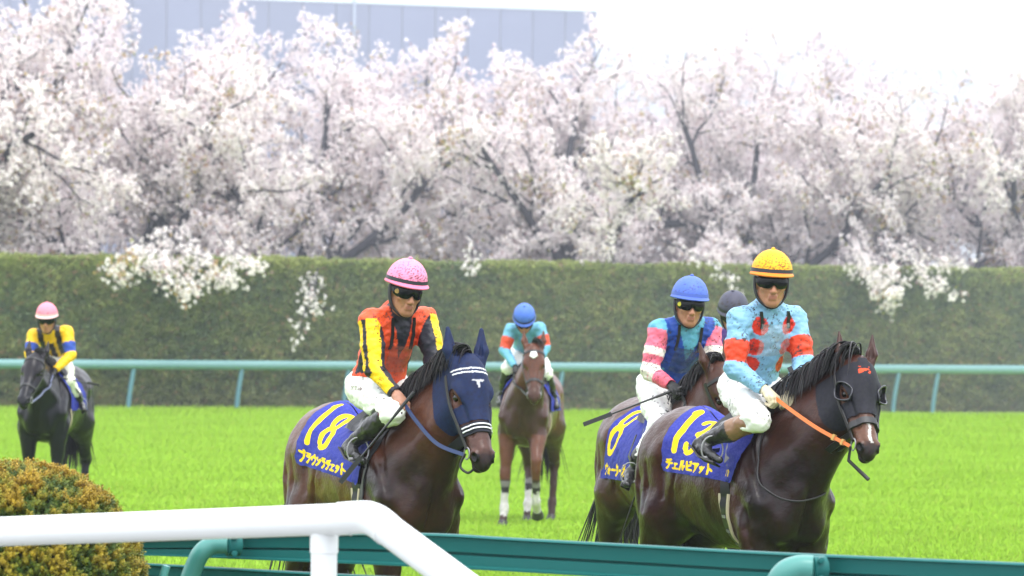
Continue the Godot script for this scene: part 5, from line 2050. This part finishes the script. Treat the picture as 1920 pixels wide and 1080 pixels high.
func build_runners() -> void:
	var skin := coat_skin("coat")
	wrinkled("silk", 0.5)
	wrinkled("breeches", 0.65)
	var mudc := Color(0.035, 0.028, 0.026)
	var hoodm := vmat("hood_cloth", 0.7, 0.35)
	var hn := noise_of(91, 40.0, 2)
	var ground_name := "racehorses walking back over the turf"
	var leather := Color(0.012, 0.012, 0.014)

	# ---- number thirteen
	var m13 := muddy(60, 62.0, 0.40)
	var r13 := rider({"d": 23.2, "label": "jockey in orange cap and light blue silks with red spots, cream gloves",
		"pelvis": [1406, 722, 0.25], "neck": [1440, 577, 0.42], "rs": [1387, 597, 0.50], "ls": [1490, 596, 0.32], "re": [1378, 690, 0.56], "le": [1506, 680, 0.40], "rw": [1432, 730, 0.66], "lw": [1482, 734, 0.56],
		"rh": [1386, 738, 0.32], "lh": [1440, 738, 0.22], "rk": [1420, 786, 0.74], "lk": [1490, 786, 0.52], "ra": [1320, 829, 0.56], "la": [1470, 850, 0.30], "rt": [1348, 862, 0.70], "lt": [1500, 880, 0.45], "head": [1446, 531, 0.50],
		"yaw": 5.0, "pitch": 2.0, "roll": -3.0, "cap": Color(0.80, 0.36, 0.006), "rim": Color(0.72, 0.19, 0.01), "glove": Color(0.50, 0.44, 0.30), "boot_cuff": Color(0.19, 0.105, 0.055), "cuff": 0.42, "boot_top": 0.12, "hem": 0.03, "mud": 0.30,
		"breeches": white_breeches(70, 0.50), "collar": Color(0.16, 0.40, 0.58),
		"silks": func(arm: int, a: float, b: float, c: float, t: float, p: Vector3, n: Vector3, ax: Vector3, front: Vector3, sa: Vector3) -> Color:
			var hue := Color(0.185, 0.38, 0.55)
			if arm != 0:
				if t > 0.46 and t < 0.90:
					hue = Color(0.62, 0.05, 0.012)
			elif c > 0.0:
				for sp in [[-0.50, 0.86], [0.50, 0.86], [-0.54, 0.60], [0.54, 0.60], [-0.56, 0.37], [0.56, 0.37]]:
					if Vector2((a - sp[0]) * 0.165, (b - sp[1]) * 0.40).length() < 0.042:
						hue = Color(0.60, 0.03, 0.012)
			return hue.lerp(mudc, m13.call(p))})
	pouch(r13, -0.50, 0.50, 0.52, 0.90, Color(0.46, 0.50, 0.52, 0.27))
	var o := thing("racehorse", "dark bay racehorse in a black eye hood with orange reins, saddle cloth 13", "horse", ground_at(1374, 23.2), deg_to_rad(25), ground_name)
	var s := {"cell": 0.0135, "head_cell": 0.006, "hs": 0.94, "poll": Vector3(0.195, 1.865, 1.05), "muzzle": Vector3(0.115, 1.42, 1.33), "side": Vector3(0.985, 0, 0.08), "skin": skin, "mane_lean": Vector3(-0.9, 0, 0), "no_forelock": true, "mane_length": 1.25}
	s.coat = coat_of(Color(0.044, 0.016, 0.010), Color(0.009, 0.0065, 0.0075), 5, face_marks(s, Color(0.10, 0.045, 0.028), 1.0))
	var k := horse_body(o, s)
	mane_and_tail(o, s, k)
	hood(o, k, func(a: float, b: float, c: float, p: Vector3) -> Color:
		if b > -0.05 and absf(a - 0.075) < 0.010 + absf(c + 0.004) * 0.5 and absf(c + 0.004) < 0.034 and absf(a - 0.06) > 0.006 and hn.get_noise_3dv(p * 0.6) > -0.35:
			return Color(0.62, 0.07, 0.02)
		return Color(0.012, 0.012, 0.018) * (1.0 + 0.4 * hn.get_noise_3dv(p)), false, 0.345, hoodm)
	blinkers(o, k, mat("blinker_cup", Color(0.02, 0.02, 0.028), 0.25), 0.033)
	bridle(o, k, [r13.rhand, r13.lhand], Color(0.62, 0.16, 0.035), leather, {"noseband_at": 0.395, "noseband": 0.034, "noseband_thick": 0.024, "no_browband": true, "cheek_off": 0.012, "sag": 0.0, "rein_width": 0.019, "buckles": true})
	saddle_cloth(o, k, cloth_print(["1", "3"], ["chi", "e_small", "ru", "bi", "a", "tsu_small", "to"], true), "cloth_thirteen", Vector2(-0.37, -0.30), Vector2(0.50, 0.64), 68, 75)
	saddle_up(o, k, r13.feet)
	var cord := mat("cord_black", leather, 0.5)
	laid(o, "breast_cord", k, [[1.50, 0.60], [1.36, 0.64], [1.24, 0.70]], [[-0.13, 1.16], [-0.02, 1.15], [0.10, 1.19]], -1.0, 0.009, cord)
	var ga := Geo.new()
	ga.tube(PackedVector3Array([k.P.call(0.51, -0.10, -0.08), k.P.call(0.56, -0.17, -0.07), k.P.call(0.70, -0.14, 0.02)]), PackedFloat32Array([0.007, 0.010, 0.011]), 8)
	part("hanging_strap", ga.mesh(), cord, o)

	# ---- number eighteen
	var m18 := muddy(62, 62.0, 0.48)
	var r18 := rider({"d": 23.5, "label": "jockey in pink cap with orange, black and yellow silks and black boots",
		"pelvis": [706, 722, 0.25], "neck": [743, 586, 0.42], "rs": [696, 602, 0.50], "ls": [797, 597, 0.32], "re": [701, 690, 0.58], "le": [815, 674, 0.42], "rw": [742, 738, 0.68], "lw": [800, 740, 0.56],
		"rh": [690, 734, 0.32], "lh": [745, 735, 0.2], "rk": [736, 772, 0.70], "lk": [800, 775, 0.5], "ra": [660, 832, 0.52], "la": [775, 850, 0.3], "rt": [680, 864, 0.66], "lt": [805, 880, 0.45], "head": [760, 547, 0.52],
		"yaw": 22.0, "pitch": 9.0, "roll": -6.0, "cap": Color(0.78, 0.22, 0.37), "rim": Color(0.72, 0.16, 0.27), "glove": Color(0.34, 0.17, 0.11), "boot_cuff": Color(0.10, 0.006, 0.012), "cuff": 0.10, "boot_top": 0.06, "hem": 0.03, "mud": 0.22, "badge": Color(0.30, 0.19, 0.05),
		"breeches": white_breeches(72, 0.62, Color(0.74, 0.76, 0.70)), "collar": Color(0.30, 0.32, 0.30), "sole": Color(0.14, 0.02, 0.02),
		"silks": func(arm: int, a: float, b: float, c: float, t: float, p: Vector3, n: Vector3, ax: Vector3, front: Vector3, sa: Vector3) -> Color:
			var black := Color(0.012, 0.013, 0.022)
			var orange := Color(0.70, 0.075, 0.018)
			var yellow := Color(0.80, 0.50, 0.006)
			var hue := orange
			if arm != 0:
				hue = black
				var out := (sa * float(arm) - ax * sa.dot(ax) * float(arm)).normalized()
				var fr := (front - ax * front.dot(ax)).normalized()
				var d := n.dot((fr * 0.90 + out * 0.45).normalized())
				if d > 0.80:
					hue = yellow
				var d2 := n.dot((fr * -0.25 + out * 0.97).normalized())
				if d2 > 0.93:
					hue = yellow
				if t > 1.88:
					hue = black
			elif c > -0.02:
				if b > 0.50 and absf(a - 0.02) < (b - 0.50) * 0.72:
					hue = black
				if absf(absf(a) - 1.05) * 1.0 / 0.52 + absf(b - 0.42) / 0.36 < 1.0:
					hue = black
				if absf(a - 0.10) / 0.36 + absf(b + 0.02) / 0.22 < 1.0:
					hue = black
			return hue.lerp(mudc, m18.call(p) * (0.9 if hue != black else 0.0))})
	pouch(r18, -0.40, 0.42, 0.34, 0.70, Color(0.30, 0.12, 0.09, 0.38))
	o = thing("racehorse", "bay racehorse in a navy blue full hood with white bands, saddle cloth 18", "horse", ground_at(697, 23.5), deg_to_rad(25), ground_name)
	s = {"cell": 0.0135, "head_cell": 0.006, "poll": Vector3(0.12, 1.845, 1.05), "muzzle": Vector3(0.11, 1.335, 1.31), "side": Vector3(0.995, 0, -0.05), "skin": skin, "mane_lean": Vector3(-0.9, 0, 0), "no_forelock": true, "mane_length": 1.1}
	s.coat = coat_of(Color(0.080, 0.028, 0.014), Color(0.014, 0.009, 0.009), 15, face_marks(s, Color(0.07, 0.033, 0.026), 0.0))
	k = horse_body(o, s)
	mane_and_tail(o, s, k)
	hood(o, k, func(a: float, b: float, c: float, p: Vector3) -> Color:
		if b > -0.10:
			for w in [0.050, 0.073]:
				if absf(a - w + c * c * 1.5) < 0.0042 and absf(c) < 0.105:
					return Color(0.62, 0.62, 0.64)
			var y := a - 0.118
			if y > 0.0 and y < 0.012 and absf(c) < 0.042 - y * 1.2 or y >= 0.012 and y < 0.050 and absf(c) < 0.010 - (y - 0.012) * 0.12:
				return Color(0.42, 0.42, 0.46)
		return Color(0.006, 0.013, 0.050) * (1.0 + 0.4 * hn.get_noise_3dv(p)), true, 0.345, hoodm)
	bridle(o, k, [r18.rhand, r18.lhand], Color(0.014, 0.032, 0.11), leather, {"noseband_at": 0.385, "noseband": 0.060, "noseband_thick": 0.010, "no_browband": true, "cheek_off": 0.012, "sag": 0.04, "fleece": Color(0.010, 0.011, 0.020)})
	for w in [0.372, 0.394]:
		around(o, "noseband_piping", k.head, k.P.call(w, -0.08, 0), k.n, k.side, -75, 75, 0.007, 0.005, mat("white_piping", Color(0.62, 0.62, 0.65), 0.6), 16, 0.25, 0.012)
	saddle_cloth(o, k, cloth_print(["1", "8"], ["bu", "ra", "u", "n", "ra", "chi", "e_small", "tsu_small", "to"], false, 0.70), "cloth_eighteen", Vector2(-0.42, -0.40), Vector2(0.48, 0.58), 66, 84)
	saddle_up(o, k, r18.feet)
	laid(o, "hanging_strap", k, [[1.50, 0.55], [1.38, 0.53], [1.26, 0.50], [1.14, 0.49]], [], -1.0, 0.03, cord)
	laid(o, "strap_end", k, [[1.22, 0.49], [1.15, 0.485], [1.09, 0.50]], [], -1.0, 0.045, cord)
	ga = Geo.new()
	ga.tube(curve([k.P.call(0.50, -0.10, -0.07), k.P.call(0.55, -0.15, -0.085), k.P.call(0.60, -0.13, -0.06), k.P.call(0.60, -0.09, -0.045)], 4), even(13, 0.007), 7)
	part("curb_strap", ga.mesh(), cord, o)
	whip("black whip held slanting down by the jockey in the pink cap and orange silks", at(768, 745, 22.55), at(638, 905, 22.6))
	# the name stitched on the thigh
	var tm := TextMesh.new()
	var font := SystemFont.new()
	font.font_names = PackedStringArray(["Droid Serif"])
	tm.text = "Y.Takeshi"
	tm.font = font
	tm.font_size = 32
	tm.pixel_size = 0.0019 / 3.0 * 1.25
	tm.depth = 0.002
	var spot: Vector3 = r18.j.rh.lerp(r18.j.rk, 0.1) + Vector3(-0.01, 0.015, 0)
	var outd := Vector3(-0.35, 0.1, 0.93).normalized()
	var hitp: Vector3 = (r18.bf as Field).hit(spot, outd, 0.3, 0.004)
	var stitched := part("stitched_name", tm, mat("purple_thread", Color(0.12, 0.01, 0.05), 0.7), r18.breeches, hitp)
	var xd := Vector3(0.93, -0.08, 0.35).normalized()
	stitched.basis = Basis(xd, outd.cross(xd).normalized(), outd)

	# ---- number eight
	var m6 := muddy(64, 62.0, 0.40)
	var r6 := rider({"d": 26.2, "label": "jockey in blue cap, blue vest and pink and white hooped sleeves", "fine": 1.1,
		"pelvis": [1246, 722, 0.22], "neck": [1288, 603, 0.40], "rs": [1237, 618, 0.46], "ls": [1332, 614, 0.32], "re": [1218, 696, 0.5], "le": [1338, 698, 0.38], "rw": [1258, 722, 0.64], "lw": [1312, 735, 0.56],
		"rh": [1224, 732, 0.30], "lh": [1275, 735, 0.2], "rk": [1240, 796, 0.60], "lk": [1330, 795, 0.5], "ra": [1190, 876, 0.45], "la": [1320, 870, 0.3], "rt": [1176, 908, 0.58], "lt": [1335, 900, 0.4], "head": [1292, 573, 0.47],
		"yaw": 10.0, "pitch": 3.0, "roll": -5.0, "cap": Color(0.07, 0.13, 0.50), "rim": Color(0.06, 0.11, 0.42), "band": Color(0.06, 0.11, 0.42), "glove": leather, "boot_cuff": Color(0.012, 0.012, 0.015), "boot_top": 0.62, "hem": 0.03, "mud": 0.42, "badge": Color(0.55, 0.50, 0.02),
		"breeches": white_breeches(74, 0.45), "collar": Color(0.10, 0.30, 0.40),
		"silks": func(arm: int, a: float, b: float, c: float, t: float, p: Vector3, n: Vector3, ax: Vector3, front: Vector3, sa: Vector3) -> Color:
			var blue := Color(0.012, 0.055, 0.30)
			var teal := Color(0.085, 0.30, 0.42)
			var hue := blue
			if arm != 0:
				var h := fposmod(t * 2.6 + 0.35, 1.0)
				hue = Color(0.66, 0.13, 0.20) if h < 0.52 or t < 0.25 else Color(0.62, 0.58, 0.52)
				if t > 1.55:
					hue = Color(0.62, 0.10, 0.15)
			elif absf(a) > 0.93:
				hue = teal
			else:
				if b > 0.56 and absf(a) < (b - 0.56) * 1.1 + 0.02:
					hue = teal
				if absf(absf(a) - 0.62) / 0.34 + absf(b - 0.12) / 0.26 < 1.0 and c > -0.02:
					hue = teal
			return hue.lerp(mudc, m6.call(p))})
	pouch(r6, -0.52, 0.40, 0.36, 0.74, Color(0.05, 0.08, 0.13, 0.45))
	o = thing("racehorse", "bay racehorse half hidden behind horse 13, saddle cloth 8", "horse", ground_at(1243, 26.2), deg_to_rad(14), ground_name)
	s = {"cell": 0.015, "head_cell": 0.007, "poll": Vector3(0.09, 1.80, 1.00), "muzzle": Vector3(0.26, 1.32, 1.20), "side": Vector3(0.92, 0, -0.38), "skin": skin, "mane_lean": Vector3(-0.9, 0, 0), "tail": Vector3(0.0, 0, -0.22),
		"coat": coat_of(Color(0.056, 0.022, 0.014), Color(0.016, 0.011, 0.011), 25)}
	k = horse_body(o, s)
	mane_and_tail(o, s, k)
	bridle(o, k, [r6.rhand, r6.lhand], leather, leather, {})
	saddle_cloth(o, k, cloth_print(["8"], ["u", "o_small", "bar", "ta", "bar", "ga", "bar", "be", "ra"], false, 0.92), "cloth_eight", Vector2(-0.22, -0.40), Vector2(0.46, 0.50), 100)
	saddle_up(o, k, r6.feet)
	whip("long black whip held out to the left by the jockey in the blue vest", at(1268, 730, 25.5), at(1094, 796, 25.4))
	whip("black whip held upright in the left hand of the jockey in red spots", at(1496, 722, 22.6), at(1480, 688, 22.62))

	# ---- the runner behind
	var rb := rider({"d": 31.4, "label": "jockey in dark grey cap and purple and yellow silks, mostly hidden", "fine": 1.9,
		"pelvis": [1392, 720, 0.2], "neck": [1378, 622, 0.35], "rs": [1342, 634, 0.36], "ls": [1414, 634, 0.36], "re": [1338, 684, 0.4], "le": [1422, 680, 0.4], "rw": [1376, 706, 0.55], "lw": [1398, 706, 0.55],
		"rh": [1374, 728, 0.25], "lh": [1410, 728, 0.2], "rk": [1366, 770, 0.5], "lk": [1424, 770, 0.5], "ra": [1350, 820, 0.35], "la": [1446, 820, 0.3], "rt": [1350, 836, 0.5], "lt": [1446, 836, 0.5], "head": [1375, 590, 0.4],
		"yaw": -8.0, "pitch": 22.0, "cap": Color(0.05, 0.05, 0.075), "glove": leather, "breeches": white_breeches(76, 0.6), "hem": 0.03,
		"silks": func(arm: int, a: float, b: float, c: float, t: float, p: Vector3, n: Vector3, ax: Vector3, front: Vector3, sa: Vector3) -> Color:
			if arm != 0:
				return Color(0.75, 0.42, 0.006) if t > 0.1 and t < 1.5 else Color(0.09, 0.05, 0.22)
			return Color(0.09, 0.05, 0.22) if b > 0.4 else Color(0.03, 0.025, 0.07)})
	o = thing("racehorse", "racehorse almost hidden behind horse 13 and its rider", "horse", ground_at(1400, 31.4), deg_to_rad(3), ground_name)
	s = {"cell": 0.025, "head_cell": 0.013, "poll": Vector3(0.0, 1.74, 1.05), "muzzle": Vector3(0.0, 1.24, 1.30), "side": Vector3(1, 0, 0), "skin": skin, "locks": 150,
		"coat": coat_of(Color(0.07, 0.028, 0.016), Color(0.02, 0.012, 0.011), 27)}
	k = horse_body(o, s)
	mane_and_tail(o, s, k)
	bridle(o, k, [rb.rhand, rb.lhand], leather, leather, {})
	saddle_cloth(o, k, ImageTexture.create_from_image(plain_cloth()), "cloth_plain", Vector2(-0.12, -0.24), Vector2(0.46, 0.56), 84)
	saddle_up(o, k, rb.feet)

	# ---- the runner in the middle distance
	var rm := rider({"d": 44.0, "label": "small crouching jockey in blue cap, light blue silks and red armbands", "fine": 1.9,
		"pelvis": [988, 658, 0.02], "neck": [984, 616, 0.42], "rs": [958, 618, 0.42], "ls": [1012, 616, 0.42], "re": [946, 656, 0.46], "le": [1022, 652, 0.46], "rw": [966, 688, 0.62], "lw": [1006, 688, 0.62],
		"rh": [974, 668, 0.1], "lh": [1004, 668, 0.1], "rk": [953, 690, 0.42], "lk": [1024, 700, 0.42], "ra": [941, 740, 0.22], "la": [1038, 746, 0.22], "rt": [939, 756, 0.36], "lt": [1042, 762, 0.36], "head": [983, 600, 0.56],
		"yaw": 0.0, "pitch": 42.0, "cap": Color(0.06, 0.14, 0.52), "glove": leather, "breeches": white_breeches(78, 0.55), "boot_top": 0.04, "hem": 0.05, "mud": 0.6,
		"silks": func(arm: int, a: float, b: float, c: float, t: float, p: Vector3, n: Vector3, ax: Vector3, front: Vector3, sa: Vector3) -> Color:
			if arm != 0 and t > 0.40 and t < 0.95:
				return Color(0.55, 0.06, 0.02)
			return Color(0.12, 0.34, 0.48)})
	o = thing("racehorse", "bay racehorse with white socks and one raised foreleg, walking towards us", "horse", ground_at(999, 44.0), deg_to_rad(-8), ground_name)
	s = {"cell": 0.02, "head_cell": 0.010, "poll": Vector3(0.15, 1.83, 1.02), "muzzle": Vector3(0.19, 1.32, 1.27), "side": Vector3(0.99, 0, -0.10), "skin": skin, "locks": 260,
		"legs": [[[0.16, 0.96, 0.60], [0.18, 0.52, 0.66], [0.185, 0.20, 0.68], [0.19, 0.06, 0.74]], [[0.15, 0.96, 0.62], [0.16, 0.64, 0.85], [0.15, 0.28, 0.74], [0.15, 0.17, 0.64]], [[0.14, 1.00, -0.44], [0.10, 0.58, -0.56], [0.09, 0.21, -0.40], [0.09, 0.06, -0.34]], []]}
	s.coat = coat_of(Color(0.095, 0.036, 0.022), Color(0.035, 0.018, 0.014), 35, func(p: Vector3, n: Vector3, c: Color) -> Color:
		if p.y < 0.47 and p.y > 0.13 and not (p.x > 0.0 and p.z < 0.0):
			var wrap := 0.42 if p.y < 0.40 else 0.15
			if absf(p.y - 0.40) < 0.014 or absf(p.y - 0.36) < 0.010:
				wrap = 0.02
			return Color(wrap, wrap * 0.95, wrap * 0.93)
		if p.y > 0.5 and p.y < 0.95 and (absf(p.x) > 0.10) and p.z > 0.45:
			return c.lerp(Color(0.12, 0.045, 0.025), 0.7)
		return c)
	k = horse_body(o, s)
	mane_and_tail(o, s, k)
	bridle(o, k, [rm.rhand, rm.lhand], leather, leather, {"sag": 0.02})
	var shield := Geo.new()
	var sc: Vector3 = (k.head as Field).hit(k.P.call(0.105, -0.08, 0), k.n, 0.3, 0.006)
	shield.tube(PackedVector3Array([sc, sc + k.n * 0.006]), PackedFloat32Array([0.044, 0.042]), 5, Color.WHITE, 1.0, k.u)
	var sh := part("browband_badge", shield.mesh(), mat("badge_white", Color(0.66, 0.66, 0.64), 0.5), o)
	var mark := Geo.new()
	for l in [[-0.02, 0.018, 0.0, -0.024], [0.02, 0.018, 0.0, -0.024], [-0.011, 0.006, 0.011, 0.006]]:
		mark.line(sc + k.n * 0.008 + k.side * l[0] + k.u * l[1], sc + k.n * 0.008 + k.side * l[2] + k.u * l[3], 0.005, 0.005, 5)
	part("badge_mark", mark.mesh(), mat("badge_black", Color(0.02, 0.02, 0.02), 0.5), sh)
	saddle_cloth(o, k, ImageTexture.create_from_image(plain_cloth()), "cloth_plain", Vector2(-0.12, -0.24), Vector2(0.46, 0.60), 84)
	saddle_up(o, k, rm.feet)

	# ---- the runner at the far left
	var rl := rider({"d": 44.0, "label": "small jockey in pink cap and yellow silks with blue armbands", "fine": 1.9,
		"pelvis": [108, 664, 0.06], "neck": [92, 620, 0.42], "rs": [63, 628, 0.42], "ls": [125, 622, 0.40], "re": [56, 664, 0.5], "le": [133, 666, 0.48], "rw": [76, 692, 0.66], "lw": [103, 694, 0.64],
		"rh": [94, 674, 0.15], "lh": [116, 674, 0.1], "rk": [76, 712, 0.55], "lk": [128, 714, 0.42], "ra": [66, 758, 0.3], "la": [150, 754, 0.2], "rt": [58, 772, 0.42], "lt": [156, 768, 0.36], "head": [88, 600, 0.56],
		"yaw": -2.0, "pitch": 10.0, "cap": Color(0.72, 0.20, 0.28), "rim": Color(0.66, 0.40, 0.42), "band": Color(0.66, 0.42, 0.44), "glove": leather, "breeches": white_breeches(80, 0.6, Color(0.68, 0.67, 0.60)), "boot_top": 0.55, "hem": 0.05, "mud": 0.6,
		"silks": func(arm: int, a: float, b: float, c: float, t: float, p: Vector3, n: Vector3, ax: Vector3, front: Vector3, sa: Vector3) -> Color:
			if arm != 0 and t > 0.48 and t < 0.90:
				return Color(0.02, 0.06, 0.33)
			if arm == 0 and (absf(absf(a) - 0.52) < 0.17 and b > 0.3 or absf(a) < 0.16 and b < 0.85):
				return Color(0.02, 0.018, 0.022)
			return Color(0.72, 0.42, 0.006)})
	o = thing("racehorse", "black racehorse at the far left walking towards the clipped bush", "horse", ground_at(108, 44.0), deg_to_rad(-7), ground_name)
	s = {"cell": 0.02, "head_cell": 0.010, "poll": Vector3(0.0, 1.70, 1.0), "muzzle": Vector3(-0.05, 1.25, 1.35), "side": Vector3(1, 0, 0.03), "skin": skin, "locks": 220}
	s.coat = coat_of(Color(0.009, 0.008, 0.011), Color(0.006, 0.006, 0.008), 45)
	k = horse_body(o, s)
	mane_and_tail(o, s, k)
	bridle(o, k, [rl.rhand, rl.lhand], Color(0.10, 0.11, 0.2), leather, {"sag": 0.02})
	saddle_cloth(o, k, ImageTexture.create_from_image(plain_cloth()), "cloth_plain", Vector2(-0.12, -0.24), Vector2(0.46, 0.60), 92)
	saddle_up(o, k, rl.feet)
	whip("short black whip sticking out right from the jockey in yellow silks", at(112, 708, 43.5), at(186, 722, 43.6))

func plain_cloth() -> Image:
	var im := Image.create(64, 64, false, Image.FORMAT_RGBA8)
	im.fill(lin(0.021, 0.030, 0.245))
	return im
